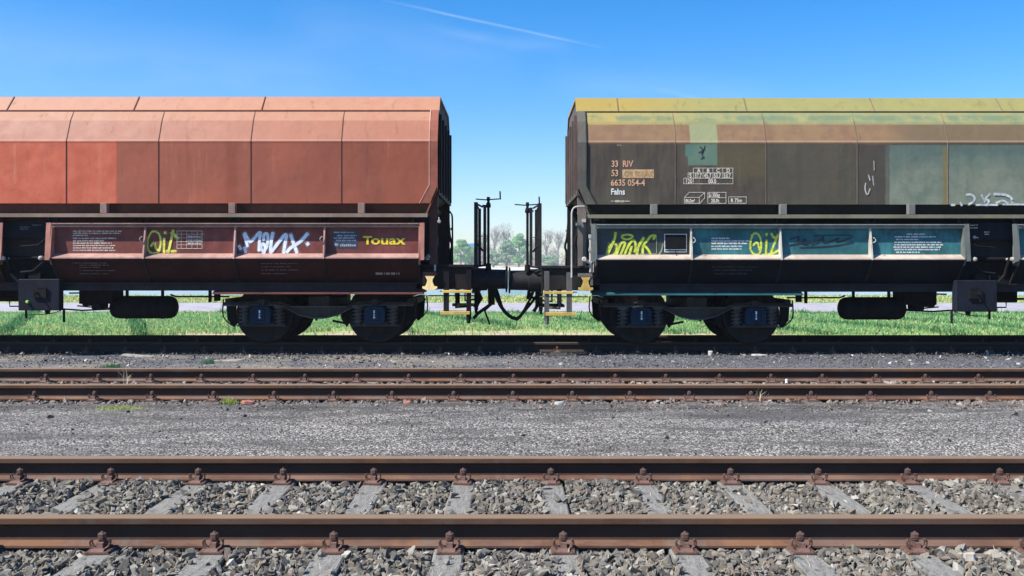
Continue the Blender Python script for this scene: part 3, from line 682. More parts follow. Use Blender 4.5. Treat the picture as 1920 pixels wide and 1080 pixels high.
        for u0, u1 in ((1.30, 4.54), (LU - 4.54, LU - 1.30)):
            m = MB(); m.yz([(mir(14.34), 1.045), (mir(14.34), 1.06), (mir(14.42), 1.096), (mir(14.50), 1.096), (mir(14.50), 1.04)], X(u0), X(u1)); B(m, 'bolster_strip', M['stripe'])
    # --- centre sill and cross members
    m = MB(); m.box(X(.62), X(LU - .62), 15.5, 16.1, 1.09, 1.35)
    for u in (1.6, 3.0, LU - 3, LU - 1.6): m.box(X(u - .1), X(u + .1), 14.5, D2(14.5), 1.0, 1.2)
    B(m, 'centre_sill', M_under)
    m = MB()
    for q in (-1, 1): m.add([(X(1.5), YC + q * .95, 1.9), (X(LU - 1.5), YC + q * .95, 1.9), (X(LU - 1.5), YC + q * .6, 1.21), (X(1.5), YC + q * .6, 1.21)], [(0, 1, 2, 3)])
    B(m, 'inner_chute', M_under)
    # --- middle operating gear
    um = LU / 2
    m = MB(); m.box(X(um - .40), X(um + .40), 14.36, 14.42, 1.90, 2.17); B(m, 'control_panel', M_bluebox, bevel=.006)
    m = MB(); m.box(X(um - .42), X(um + .42), 14.5, 14.6, 1.2, 2.2); B(m, 'gear_backplate', M_under)
    cu = (6.78 + 7.42) / 2
    m = MB(); m.box(X(6.83), X(7.46), 14.22, 14.36, .80, 1.28); cb = B(m, 'operating_cabinet', M_bluebox, bevel=.01)
    m = MB(); m.box(X(cu - .08), X(cu + .12), 14.19, 14.225, 1.0, 1.14); m.tube([(X(cu + .05), 14.19, 1.07), (X(cu + .05), 14.12, 1.07), (X(cu + .05), 14.12, .96)], .014, 8); m.box(X(cu - .08), X(cu + .06), 14.185, 14.2, 1.145, 1.165); B(m, 'cabinet_latch', M_under, cb)
    m = MB(); m.tube([(X(6.8), 14.3, .83), (X(6.8), 14.3, .62)], .02, 8); m.tube([(X(7.38), 14.3, .83), (X(7.38), 14.3, .68)], .018, 8); m.tube([(X(6.84), 14.3, .80), (X(7.0), 14.28, .74), (X(7.36), 14.3, .73)], .006, 6, smooth=2); m.lathe([(-.05, .03), (.02, .045), (.06, .02)], (X(7.05), 14.3, .79), 'Z', 10); B(m, 'drain_pipe', M_under)
    if s < 0:
        m = MB(); m.lathe([(-.03, .015), (-.02, .022), (0, .024)], (PXx(51, 14.2), 14.21, PZ(566, 14.2)), 'Y', 12); B(m, 'indicator_button', paint('lime green enamel', (.35, .6, .1), (.2, .3, .1), .3), cb)
    for u, z in ((um - .25, 1.60), (um + .33, 1.60)):
        m = MB(); m.lathe([(-.05, .016), (-.04, .032), (0, .035), (.05, .02)], (X(u), 14.24, z), 'Y', 14); m.tube([(X(u), 14.24, z), (X(u), 14.5, z)], .02, 10); B(m, 'pivot_pin', M_steel, smooth=True)
    m = MB()
    m.tube([(X(um - .42), 14.42, 1.60), (X(um + .42), 14.42, 1.60)], .035, 8)
    m.tube([(X(um + .30), 14.26, 1.62), (X(um + .22), 14.26, 1.35), (X(um + .1), 14.26, 1.22)], .022, 8); m.tube([(X(um - .3), 14.28, 1.58), (X(um - .1), 14.3, 1.40), (X(um + .1), 14.3, 1.38)], .02, 8)
    m.box(X(um - .2), X(um - .02), 14.3, 14.4, 1.26, 1.37); m.box(X(um + .05), X(um + .25), 14.32, 14.4, 1.26, 1.35)
    m.tube([(X(um - .34), 14.3, 1.95), (X(um - .2), 14.25, 1.80), (X(um + .1), 14.3, 1.78)], .012, 6)
    B(m, 'lever_linkage', M_under)
    # side cabinets and rods beneath
    m = MB(); m.box(X(6.26), X(6.78), 14.75, 15.2, .88, 1.10); m.box(X(6.42), X(6.56), 14.7, 15.0, .80, .9); m.lathe([(-.1, .09), (.12, .09)], (X(6.65), 14.85, .93), 'X', 14); B(m, 'brake_valve', M_under, bevel=.006)
    m = MB(); cz = PZ(576, 15.0)
    m.lathe([(0, .03), (.012, .09), (.04, .145), (.09, .175), (.14, .182), (.93, .182), (.98, .175), (1.03, .145), (1.06, .09), (1.07, .03)], (min(X(5.31), X(6.38)), 15.0, cz), 'X', 28)
    at = B(m, 'air_tank', M_under, smooth=True)
    for u in (5.55, 6.12):
        m = MB(); m.lathe([(-.015, .188), (.015, .188)], (X(u), 15.0, cz), 'X', 28); m.box(X(u - .015), X(u + .015), 14.97, 15.03, cz + .17, 1.12)
        B(m, 'tank_strap', M_under, at)
    m = MB(); z1 = PZ(556, 14.9)
    m.tube([(X(4.45), 14.9, z1), (X(5.3), 14.9, z1), (X(5.4), 14.95, z1 + .03)], .014, 6); m.tube([(X(6.3), 14.9, 1.06), (X(7.0), 14.9, 1.045)], .014, 6)
    m.tube([(X(6.25), 14.7, .80), (X(6.7), 14.7, .78), (X(7.2), 14.7, .815)], .014, 6); m.tube([(X(6.3), 14.85, .84), (X(6.36), 14.85, .80), (X(6.85), 14.85, .845)], .012, 6)
    m.box(X(4.60), X(4.68), 14.86, 14.94, z1 - .07, z1 + .06); m.box(X(4.74), X(4.77), 14.86, 14.94, z1 - .09, z1 + .10); m.tube([(X(7.4), 15.0, .98), (X(8.8), 15.0, .96)], .02, 6); m.tube([(X(7.5), 14.8, .84), (X(7.9), 14.8, .84), (X(7.9), 14.8, .93)], .012, 6)
    B(m, 'brake_rod', M_under)
    m = MB(); m.box(X(7.6), X(8.3), 15.2, 15.6, .9, 1.30); B(m, 'brake_cylinder', M_under, bevel=.01)
    # --- bogies
    for bu in (3.0, LU - 3.0):
        bc = X(bu); flanges = []
        m = MB()
        for y in (14.80, D2(14.80)):
            sy = 1 if y < YC else -1
            m.xz([(bc - 1.50, .905), (bc - .62, .915), (bc - .42, .84), (bc + .42, .84), (bc + .62, .915), (bc + 1.50, .905), (bc + 1.52, .86), (bc + .60, .855), (bc + .30, .705), (bc + .1, .655), (bc - .1, .655), (bc - .30, .705), (bc - .60, .855), (bc - 1.52, .86)], y, y + sy * .10)
            mfl = MB(); mfl.xz([(bc - 1.50, .862), (bc - .61, .868), (bc - .31, .715), (bc - .1, .665), (bc + .1, .665), (bc + .31, .715), (bc + .61, .868), (bc + 1.50, .862), (bc + 1.50, .845), (bc + .6, .85), (bc + .3, .69), (bc + .1, .643), (bc - .1, .643), (bc - .3, .69), (bc - .6, .85), (bc - 1.50, .845)], y - sy * .035, y + sy * .02); flanges.append(mfl)
            mfl = MB(); mfl.box(bc - .44, bc + .44, y - sy * .03, y + sy * .02, .825, .842); flanges.append(mfl)
            m.box(bc - .16, bc + .16, y + sy * .03, y + sy * .12, .84, 1.0); m.tube([(bc + .02, y - sy * .01, .86), (bc - .03, y - sy * .01, .94), (bc + .02, y - sy * .01, .96)], .012, 6)
        m.box(bc - .18, bc + .18, 14.9, D2(14.9), .78, .97); m.box(bc - 1.5, bc - 1.4, 14.85, D2(14.85), .86, .96); m.box(bc + 1.4, bc + 1.5, 14.85, D2(14.85), .86, .96)
        m.lathe([(.95, .28), (1.06, .28)], (bc, YC, 0), 'Z', 20)
        bg_ = B(m, 'bogie', M_under2, bevel=.006)
        for mfl in flanges: B(mfl, 'frame_flange', M_under3, bg_)
        for ax in (-.9, .9):
            c = bc + ax; m = MB(); wz = ZR + .46
            for sy in (-1, 1):
                # tyre with flange on the inner side, dished web, hub
                yo = sy * .82
                prof = [(0, .10), (0, .36), (-.012 , .385), (-.012, .452), (-.006, .46), (.09, .462), (.105, .488), (.125, .49), (.135, .47), (.135, .39), (.09, .36), (.08, .12)]
                m.lathe([(-sy * a, r) for a, r in [(q[0], q[1]) for q in prof]], (c, YC + yo, wz), 'Y', 44)
            m.tube([(c, YC - .98, wz), (c, YC + .98, wz)], .075, 16)
            B(m, 'wheelset', M_wheel, bg_, smooth=True)
            for y in (14.80, D2(14.80)):
                sy = 1 if y < YC else -1
                m = MB(); m.xz([(c - .155, .565), (c - .165, .59), (c - .165, .79), (c - .12, .845), (c + .12, .845), (c + .165, .79), (c + .165, .59), (c + .155, .565)], y - sy * .13, y + sy * .06)
                m.box(c - .075, c + .075, y - sy * .145, y - sy * .13, .62, .80)
                ab = B(m, 'axle_box', M_blue, bg_, bevel=.008)
                if y < YC:
                    m = MB(); yq = y - sy * .147
                    for (xa, xb, za, zb_) in ((-.011, .011, .735, .785), (-.011, .011, .70, .72), (-.013, .013, .655, .685)):
                        m.add([(c + xa, yq, za), (c + xb, yq, za), (c + xb, yq, zb_), (c + xa, yq, zb_)], [(0, 1, 2, 3)])
                    B(m, 'box_marking', M_wspray, bg_)
                m = MB(); m.xz([(c - .40, .525), (c + .40, .525), (c + .36, .555), (c - .36, .555)], y - sy * .07, y + sy * .09); m.box(c - .2, c + .2, y - sy * .06, y + sy * .08, .555, .585); m.box(c - .05, c + .05, y - sy * .06, y + sy * .04, .84, .95); m.box(c - .11, c + .11, y - sy * .05, y + sy * .04, .905, .925); B(m, 'spring_seat', M_under2, bg_)
                for q in (-1, 1):
                    m = MB(); hx = c + q * .27
                    m.tube([(hx + .078 * math.cos(t), y + .01 + .072 * math.sin(t), .56 + .29 * t / (2 * math.pi * 5)) for t in [k * math.pi / 6 for k in range(61)]], .0155, 6); m.tube([(hx, y + .01, .55), (hx, y + .01, .86)], .05, 10)
                    m.lathe([(.81, .095), (.858, .095)], (hx, y + .01, 0), 'Z', 14)
                    B(m, 'coil_spring', M_under3, bg_)
                q = -1 if ax > 0 else 1
                m = MB(); m.xz([(c + q * .47, .86), (c + q * .60, .88), (c + q * .57, .62), (c + q * .49, .50), (c + q * .455, .56), (c + q * .485, .70)], y + sy * .17, y + sy * .26); m.tube([(c + q * .52, y + sy * .2, .56), (c + q * .72, y + sy * .2, .60)], .02, 6)
                B(m, 'brake_shoe', M_under, bg_)
                q = -1 if ax < 0 else 1
                m = MB(); m.xz([(c + q * .47, .90), (c + q * .62, .90), (c + q * .60, .62), (c + q * .50, .50), (c + q * .455, .56), (c + q * .485, .72)], y + sy * .17, y + sy * .26)
                m.tube([(c + q * .64, y + sy * .1, .95), (c + q * .66, y + sy * .1, .7), (c + q * .60, y + sy * .1, .6), (c + q * .5, y + sy * .15, .52)], .012, 6, smooth=1)
                B(m, 'brake_shoe', M_under, bg_)
    # --- end platforms, buffers, steps, hand rails
    for e in (0, 1):
        XE = (lambda u: X(u)) if e == 0 else (lambda u: X(LU - u))
        m = MB(); m.box(XE(.56), XE(1.42), 14.42, D2(14.42), 1.12, 1.455); m.box(XE(.52), XE(1.42), 14.38, D2(14.38), 1.46, 1.50); m.box(XE(.53), XE(.555), 14.55, D2(14.55), 1.05, 1.44); B(m, 'end_platform', M['plat'], bevel=.004)
        for y in (YC - .875, YC + .875):
            m = MB(); x_ = XE(0); sg = s if e == 0 else -s
            m.lathe([(sg * .03, .135), (sg * .05, .15), (sg * .33, .155), (sg * .335, .175), (sg * .53, .18), (sg * .55, .21)], (x_, y, 1.262), 'X', 28); b_ = B(m, 'buffer', M['buf'], smooth=True)
            m = MB(); m.lathe([(sg * .008, .1), (sg * .010, .19), (sg * .016, .205), (sg * .035, .205), (sg * .045, .13)], (x_, y, 1.262), 'X', 32); B(m, 'buffer_plate', M['bufp'], b_, smooth=True)
        for yk, sy in ((14.3, 1), (D2(14.3), -1)):
            st = M_yel
            m = MB()
            m.box(XE(.56), XE(.635), yk, yk + sy * .02, .66, 1.42); m.box(XE(.90), XE(.985), yk, yk + sy * .02, .76, 1.40); m.tube([(XE(.60), yk + sy * .01, .70), (XE(.60), yk + sy * .01, .60)], .028, 8)
            m.tube([(XE(.80), yk + sy * .1, 1.06), (XE(.80), yk + sy * .1, .84), (XE(.6), yk + sy * .1, .86)], .022, 6)
            m.tube([(XE(.5), yk + sy * .3, 1.015), (XE(1.25), yk + sy * .3, 1.015)], .010, 6)
            sb = B(m, 'step_bracket', M['stepb'])
            m = MB(); m.box(XE(.55), XE(1.0), yk - sy * .02, yk + sy * .22, 1.068, 1.108); B(m, 'step_tread', st, sb, bevel=.004)
            m = MB(); m.box(XE(.58), XE(1.03), yk - sy * .02, yk + sy * .22, .735, .785); B(m, 'step_tread', st, sb, bevel=.004)
            # hand rail loop
            if sy < 0: hrskip = True
            else: hrskip = False
            m = MB(); m.tube([(XE(.98), yk, 1.32), (XE(.98), yk, 2.18), (XE(.98), yk, 2.34), (XE(1.02), yk, 2.40), (XE(1.10), yk, 2.41), (XE(1.22), yk + sy * .05, 2.41)] if s > 0 else [(XE(.86), yk + sy * .2, 1.49), (XE(.86), yk + sy * .2, 2.20), (XE(.87), yk + sy * .2, 2.30), (XE(.96), yk + sy * .2, 2.36), (XE(1.1), yk + sy * .2, 2.38)], .014, 8, smooth=2)
            if not hrskip: B(m, 'hand_rail', M['rail'])
            # lashing hook
            m = MB(); uc = 1.19; yh = yk - sy * .06
            m.xz([(XE(uc - .07), 1.17), (XE(uc - .045), 1.23), (XE(uc - .04), 1.27), (XE(uc - .075), 1.33), (XE(uc + .075), 1.33), (XE(uc + .04), 1.27), (XE(uc + .045), 1.23), (XE(uc + .07), 1.17), (XE(uc + .11), 1.17), (XE(uc + .115), 1.14), (XE(uc + .06), 1.115), (XE(uc - .06), 1.115), (XE(uc - .115), 1.14), (XE(uc - .11), 1.17)], yh, yh + sy * .03)
            B(m, 'lashing_hook', M_yel2 if s < 0 else M_yel)
            m = MB(); m.box(XE(uc - .11), XE(uc + .10), yh - sy * .004, yh + sy * .16, 1.335, 1.385); m.box(XE(uc + .07), XE(uc + .11), yh + sy * .01, yh + sy * .03, 1.20, 1.335); B(m, 'hook_bracket', M['pillar'])
            # vertical actuating rods with knuckles beside the first bay
            m = MB()
            if s > 0:
                m.tube([(XE(1.27), yk, 1.40), (XE(1.27), yk, 1.98)], .022, 8); m.tube([(XE(1.31), yk, 1.40), (XE(1.32), yk, 2.10)], .012, 6); m.lathe([(-.03, .03), (.0, .04), (.04, .02)], (XE(1.17), yk - sy * .03, 1.60), 'Y', 10)
                m.tube([(XE(1.16), yk, 1.60), (XE(1.27), yk, 1.54), (XE(1.3), yk, 1.58)], .022, 8); m.box(XE(1.24), XE(1.30), yk - sy * .03, yk + sy * .03, 1.72, 1.78); m.box(XE(1.24), XE(1.30), yk - sy * .03, yk + sy * .03, 1.92, 1.98); m.box(XE(1.14), XE(1.20), yk + sy * .03, yk + sy * .09, 2.17, 2.22)
                m.box(XE(1.05), XE(1.10), yk + sy * .05, yk + sy * .09, 2.12, 2.16)
            else:
                m.lathe([(-.03, .025), (.0, .04), (.04, .03)], (XE(1.22), yk - sy * .02, 1.62), 'Y', 12); m.lathe([(-.02, .02), (.02, .03)], (XE(1.05), yk, 2.16), 'Y', 10)
                m.tube([(XE(1.22), yk, 1.62), (XE(1.30), yk, 1.60)], .02, 8); m.box(XE(1.10), XE(1.13), yk, yk + sy * .02, 1.40, 1.50)
            B(m, 'release_rod', M_steel if s > 0 else paint('worn steel knob', (.30, .29, .28), (.03, .03, .03), .8))
            # dark conduit and ladder beside the pillar
            m = MB(); m.tube([(XE(1.06), yk + sy * .14, 1.5), (XE(1.07), yk + sy * .14, 1.75), (XE(1.03), yk + sy * .14, 1.85), (XE(1.08), yk + sy * .14, 2.0), (XE(1.1), yk + sy * .14, 2.3)], .022, 8, smooth=2)
            m.tube([(XE(1.3), yk + sy * .2, 1.5), (XE(1.3), yk + sy * .2, 2.25)], .03, 8); m.tube([(XE(1.06), yk + sy * .16, 1.62), (XE(1.14), yk + sy * .16, 1.5)], .03, 8)
            B(m, 'conduit', M_under)
        # brake column guard: bent flat bars + crank
        yk = 14.62
        for (ua, yb, za, zb_, wd) in ((.50, yk, 1.47, 2.48, .03), (.455, yk + .35, 1.47, 2.40, .024), (.365, yk + .12, 1.47, 2.42, .024)):
            m = MB(); m.box(XE(ua - wd), XE(ua + wd), yb, yb + .03, za, zb_); B(m, 'guard_post', M['buf'])
        m = MB(); m.tube([(XE(.50), yk + .01, 2.47), (XE(.465), yk + .36, 2.39)], .014, 6); m.tube([(XE(.50), yk + .01, 2.46), (XE(.40), yk + .13, 2.41)], .014, 6); m.tube([(XE(.5), yk + .01, 1.85), (XE(.395), yk + .13, 1.72)], .016, 6); m.tube([(XE(.5), yk + .01, 1.95), (XE(.395), yk + .13, 1.95)], .007, 6)
        m.tube([(XE(.36), yk + .1, 1.49), (XE(.5), yk + .1, 1.47)], .02, 6); B(m, 'guard_rung', M['buf'])
        m = MB(); zt = PZ(374, 14.8) if s < 0 else PZ(382, 14.8); uc = .31
        m.tube([(XE(uc), 14.8, 1.42), (XE(uc), 14.8, zt)], .021, 8); m.lathe([(-.03, .035), (.0, .042), (.05, .03)], (XE(uc), 14.8, zt - .10), 'Z', 10); m.lathe([(0, .05), (.12, .04)], (XE(uc), 14.8, 1.40), 'Z', 10)
        xc = XE(uc); m.tube([(xc - .20, 14.78, zt + .005), (xc - .05, 14.8, zt - .005), (xc + .04, 14.8, zt), (xc + .19, 14.8, zt + .01)], .0105, 6); m.tube([(xc + .19, 14.8, zt + .0), (xc + .185, 14.8, zt + .13)], .012, 6); m.tube([(xc, 14.8, zt - .02), (xc, 14.8, zt + .04)], .026, 8)
        m.tube([(xc, 14.8, zt - .1), (XE(.40), yk + .13, zt - .1)], .016, 6)
        B(m, 'brake_crank', M_under)
        # draw hook, screw coupling and hoses
        m = MB(); m.box(XE(.40), XE(.56), YC - .12, YC + .12, 1.15, 1.37); m.xz([(XE(.30), 1.22), (XE(.42), 1.20), (XE(.42), 1.30), (XE(.33), 1.34), (XE(.28), 1.30)], YC - .03, YC + .03); B(m, 'draw_hook', M_under)
    m = MB()
    if s < 0:
        m.tube([(X(.28), 15.3, 1.12), (X(.27), 15.3, .84)], .055, 10); m.tube([(X(.27), 15.3, .86), (X(.50), 15.2, .70), (X(.56), 15.2, .62)], .028, 8); m.tube([(X(.28), 15.3, .84), (X(.38), 15.3, .74), (X(.30), 15.3, .52)], .016, 8)
        m.tube([(X(.52), 15.2, 1.1), (X(.45), 15.2, .95), (X(.54), 15.2, .80)], .045, 8)
    else:
        m.tube([(X(.30), 15.3, .98), (X(.50), 15.3, .97)], .02, 8); m.tube([(X(.48), 15.3, 1.1), (X(.48), 15.3, .85), (X(.42), 15.3, .75)], .035, 8); m.tube([(X(.50), 15.3, .86), (X(.9), 15.3, .86)], .022, 8)
        m.tube([(X(.35), 15.3, 1.12), (X(.33), 15.3, .95)], .03, 8)
    B(m, 'coupling_gear', M_under)
    for k in (0, 1):
        y = 15.15 + .25 * k
        if s < 0: pts = [(X(.23 - .02 * k), y, 1.14), (X(.20 - .05 * k), y, .98), (X(.10), y, .78), (X(-.04 + .0 * k), y, .64), (X(-.125), y, .62)]
        else: pts = [(X(.42 + .10 * k), y, 1.12), (X(.37 + .09 * k), y, .98), (X(.27 + .03 * k), y, .78), (X(.19), y, .66), (X(.12), y, .62)]
        m = MB(); m.tube(pts, .022 if k else .025, 8, smooth=2); B(m, 'brake_hose', M_black)
    return root, panels, org
def red_mats():
    D = {}
    D['body'] = mat_body('red oxide body paint', 'red')
    D['panel'] = paint('red oxide flap paint', (.17, .052, .042), (.10, .04, .035), .6, .55, .25)
    D['hop'] = paint('dark red hopper underside', (.075, .03, .024), (.04, .022, .02), .6)
    D['dark'] = M_under
    D['trim'] = paint('red trim', (.3, .14, .11), (.15, .08, .06))
    D['seam'] = paint('dark seam', (.075, .03, .022), (.16, .07, .05), .5)
    D['post'] = paint('red corner paint', (.24, .078, .05), (.15, .06, .045), .5)
    D['edge'] = paint('pale worn edge', (.5, .30, .23), (.4, .22, .17), .5)
    D['edge2'] = paint('pale pink bar', (.33, .20, .17), (.16, .08, .07), .6)
    D['end'] = paint('red end paint', (.03, .015, .014), (.014, .010, .010), .6)
    D['pillar'] = paint('dark pillar red', (.02, .012, .012), (.010, .009, .009), .6)
    D['skirt'] = paint('grey skirt', (.03, .026, .026), (.015, .012, .012), .6)
    D['beam'] = paint('dusty beam', (.23, .16, .13), (.20, .17, .08), .7)
    D['bracket'] = paint('dusty bracket', (.25, .165, .135), (.2, .13, .10), .6)
    D['rib'] = paint('pink rib', (.42, .26, .23), (.25, .13, .11), .5)
    D['endpost'] = paint('red post', (.36, .16, .12), (.28, .11, .09), .6)
    D['ledge'] = paint('pale ledge', (.34, .20, .17), (.2, .11, .09), .6)
    D['chute'] = paint('dark red chute', (.045, .017, .015), (.022, .014, .014), .6, .55)
    D['sill'] = paint('grey sill', (.03, .026, .029), (.02, .015, .015), .6)
    D['stripe'] = paint('red sill stripe', (.10, .035, .033), (.07, .045, .04), .7)
    D['plat'] = paint('platform red black', (.02, .015, .016), (.012, .010, .010), .6)
    D['buf'] = paint('buffer black', (.02, .019, .022), (.04, .03, .03), .6, .5); D['bufp'] = M_under
    D['stepb'] = M_under; D['rail'] = M_under
    return D
def green_mats():
    D = {}
    D['body'] = mat_body('patched brown and teal body paint', 'dark')
    D['panel'] = paint('teal flap paint', (.038, .15, .165), (.03, .05, .055), .6, .55, .3)
    D['hop'] = paint('dark hopper underside', (.016, .018, .019), (.012, .012, .012), .6)
    D['dark'] = M_under
    D['trim'] = paint('grey trim', (.3, .3, .26), (.15, .13, .1))
    D['seam'] = paint('pale brown seam', (.19, .15, .10), (.12, .09, .07), .6)
    D['post'] = paint('corner grey paint', (.085, .078, .068), (.15, .14, .08), .4)
    D['edge'] = paint('dark worn edge', (.05, .05, .045), (.1, .09, .07), .5)
    D['edge2'] = paint('grey bar', (.22, .23, .22), (.1, .11, .11), .6)
    D['end'] = paint('brown end paint', (.10, .07, .06), (.05, .05, .045), .6)
    D['pillar'] = paint('warm grey pillar', (.15, .13, .115), (.12, .09, .08), .6)
    D['skirt'] = paint('grey skirt dark', (.022, .024, .026), (.013, .013, .013), .6)
    D['beam'] = paint('mossy beam', (.17, .155, .11), (.19, .20, .08), .6)
    D['bracket'] = paint('grey bracket', (.15, .145, .135), (.15, .14, .13), .6)
    D['rib'] = paint('cream rib', (.50, .48, .42), (.22, .2, .17), .5)
    D['endpost'] = paint('grey green post', (.12, .135, .125), (.17, .16, .14), .6)
    D['ledge'] = paint('cream ledge', (.40, .33, .27), (.28, .23, .19), .6)
    D['chute'] = paint('dark chute', (.011, .013, .015), (.010, .014, .016), .6, .55)
    D['sill'] = paint('grey sill two', (.026, .025, .028), (.018, .016, .016), .6)
    D['stripe'] = paint('teal sill stripe', (.015, .075, .085), (.05, .06, .06), .6)
    D['plat'] = paint('platform grey black', (.022, .021, .02), (.011, .011, .011), .6)
    D['buf'] = paint('buffer grey black', (.024, .023, .025), (.05, .045, .04), .6, .5); D['bufp'] = M_under
    D['stepb'] = paint('step grey', (.11, .105, .10), (.05, .045, .04), .6); D['rail'] = M_steel
    return D
WL, PL, OL = wagon(-1, 'red-brown hopper wagon with white and yellow graffiti, on the left', red_mats())
WR, PR, OR = wagon(1, 'dark hopper wagon with yellow-green roof and teal flaps, on the right', green_mats(), -.018)
# panels: [flap, chute, flap, chute ...] of bays counted from the gap between the wagons
DP = 14.31; DS = 14.30
PR[0].data.materials[0] = paint('grey repainted flap', (.05, .062, .062), (.03, .034, .034), .6, .55, .35)
# ---- left wagon writing
strokes('graffiti', M_wspray, PL[4], OL, DP, [
    ([(458, 439), (461, 450), (464, 462)], 5), ([(459, 437), (464, 447), (469, 455), (476, 448), (486, 436), (489, 436), (487, 448), (486, 470)], 5),
    ([(459, 464), (461, 474)], 5), ([(448, 461), (452, 467)], 5.5), ([(495, 450), (494, 440), (501, 437), (503, 446), (500, 466), (493, 472), (488, 464), (493, 455), (499, 464), (494, 476)], 5),
    ([(512, 437), (508, 455), (508, 474)], 5.5), ([(510, 471), (520, 458), (534, 440), (538, 440), (534, 458), (532, 474)], 5.5), ([(545, 440), (550, 455), (557, 474)], 5.5), ([(577, 438), (562, 455), (545, 464), (538, 473)], 5.5), ([(576, 456), (578, 459)], 5.5)], 'white graffiti tag')
strokes('graffiti', M_yelg2, PL[6], OL, DP, [([(281, 440), (277, 450), (277, 468), (284, 475), (297, 474), (302, 458), (300, 440), (292, 433), (283, 435), (279, 445)], 3.2), ([(283, 462), (290, 452), (292, 468), (300, 470)], 3.6), ([(308, 447), (308, 474)], 4), ([(309, 436), (311, 436.5)], 5),
    ([(325, 432), (316, 474)], 4), ([(322, 436), (334, 447)], 5), ([(310, 471), (330, 471)], 4)], 'yellow graffiti tag')
m = MB(); frame_lines(m, 332, 433, 379, 466, DP, .8)
for y in (439, 446, 453, 459): line(m, 332, y, 383 if y == 439 else 379, y, DP, .6)
for x in (340, 350, 360, 370): line(m, x, 433, x, 466, DP, .5)
for y in (445, 452, 458): smalltext(m, 352, 378, y, 3.4, DP)
m.build('lettering', M_cream, PL[6], OL)
m = MB()
for i, y in enumerate((434.5, 438.5, 442.5, 448, 452.5, 457, 461.5, 466, 470.5)): smalltext(m, 137, (228, 226, 165, 218, 195, 210, 216, 214, 216)[i], y, 2.6, DP)
m.build('lettering', M_cream, PL[8] if False else PL[6 + 0] if False else PL[6], OL) if False else None
def bay_of(panels, px, s, lower=0):
    u = abs((px - 952) * DP / F)
    for i in range(4):
        if BAYS[i] <= u <= BAYS[i + 1]: return panels[2 * i + lower]
    return panels[6 + lower]
m.build('lettering', M_cream, bay_of(PL, 180, -1), OL)
m = MB()
for x0_, y0_, x1_, y1_ in ((624, 432, 671, 466),): m.add([(PXx(x0_, DP), DP - .0018, PZ(y0_, DP)), (PXx(x1_, DP), DP - .0018, PZ(y0_, DP)), (PXx(x1_, DP), DP - .0018, PZ(y1_, DP)), (PXx(x0_, DP), DP - .0018, PZ(y1_, DP))], [(0, 1, 2, 3)])
pl_ = m.build('info_plate', M_plate, bay_of(PL, 650, -1), OL)
m = MB()
for y, a, b in ((437, 626, 664), (443, 632, 669), (447.5, 626, 666), (452, 630, 668)): smalltext(m, a, b, y, 3., DP)
smalltext(m, 627, 634, 461, 6, DP); smalltext(m, 638, 668, 462, 5, DP, False)
m.build('lettering', plain('grey print', (.4, .42, .46), .6), bay_of(PL, 650, -1), OL)
text('lettering', 'T', 681, 458, 15, DP - .001, M_brand, bay_of(PL, 720, -1), OL, bold=.005, label='yellow TOUAX lettering', fit=17)
text('lettering', 'ouax', 695.5, 458, 16.5, DP - .001, M_brand, bay_of(PL, 720, -1), OL, bold=.0045, label='yellow TOUAX lettering', fit=65)
m = MB()
# lettering on the lower slope, laid on the sloping panel
def slope_text(rows, parent, org, mat):
    m = MB()
    for y, a, b, h in rows:
        x = a
        while x < b:
            wd = random.uniform(.8, 1.6); D = 14.19 + (y - 486) / 44 * .295
            X1, X2 = PXx(x, D), PXx(min(b, x + wd), D); z = PZ(y, D); dz = h * D / F
            m.add([(X1, D - .008, z), (X2, D - .008, z), (X2, D - .008 - dz * .8, z + dz), (X1, D - .008 - dz * .8, z + dz)], [(0, 1, 2, 3)])
            x += wd + (.6 if random.random() < .8 else 2.5)
    m.build('lettering', mat, parent, org)
M_dimtxt = plain('dim grey lettering', (.17, .14, .14), .7)
slope_text([(515, 705, 750, 4)], bay_of(PL, 720, -1, 1), OL, plain('pale plate print', (.4, .36, .35), .6))
slope_text([(494, 137, 200, 1.6), (498, 150, 205, 1.6), (502, 150, 190, 1.6), (508, 150, 215, 1.4), (514, 150, 205, 1.4)], bay_of(PL, 180, -1, 1), OL, M_dimtxt)
slope_text([(495, 490, 560, 1.5), (501, 490, 545, 1.5), (507, 490, 560, 1.5), (514, 490, 540, 1.5)], bay_of(PL, 520, -1, 1), OL, M_dimtxt)
# ---- right wagon writing on the side wall
SW = [c for c in WR.children if c.name.startswith('side_wall')][0]
text('lettering', '33', 1146, 310.5, 11.5, DS, M_orange, SW, OR, .82); text('lettering', 'RIV', 1167, 310.5, 11.5, DS, M_orange, SW, OR, .82)
text('lettering', '53', 1146, 328, 11.5, DS, M_orange, SW, OR, .82)
m = MB(); m.add([(PXx(a, DS), DS - .0016, PZ(b, DS)) for a, b in ((1167, 315.5), (1226, 315.5), (1226, 331.5), (1167, 331.5))], [(0, 1, 2, 3)]); m.build('paint_patch', M_patch, SW, OR)
text('lettering', 'CFR TOUAX', 1170, 328, 9.5, DS - .001, plain('faint brown print', (.36, .24, .09), .7), SW, OR, .70)
text('lettering', '6635 054-4', 1145, 346, 11.5, DS, M_orange, SW, OR, .84)
text('lettering', 'Falns', 1145, 362.5, 11, DS, M_white, SW, OR, .84)
m = MB(); smalltext(m, 1153, 1170, 377, 4.5, DS); line(m, 1146, 375, 1150, 375, DS, 1); line(m, 1171, 375, 1180, 375, DS, 1.2)
line(m, 1157, 270, 1165, 270, DS, .5) ; m.build('lettering', M_cream, SW, OR)
m = MB()
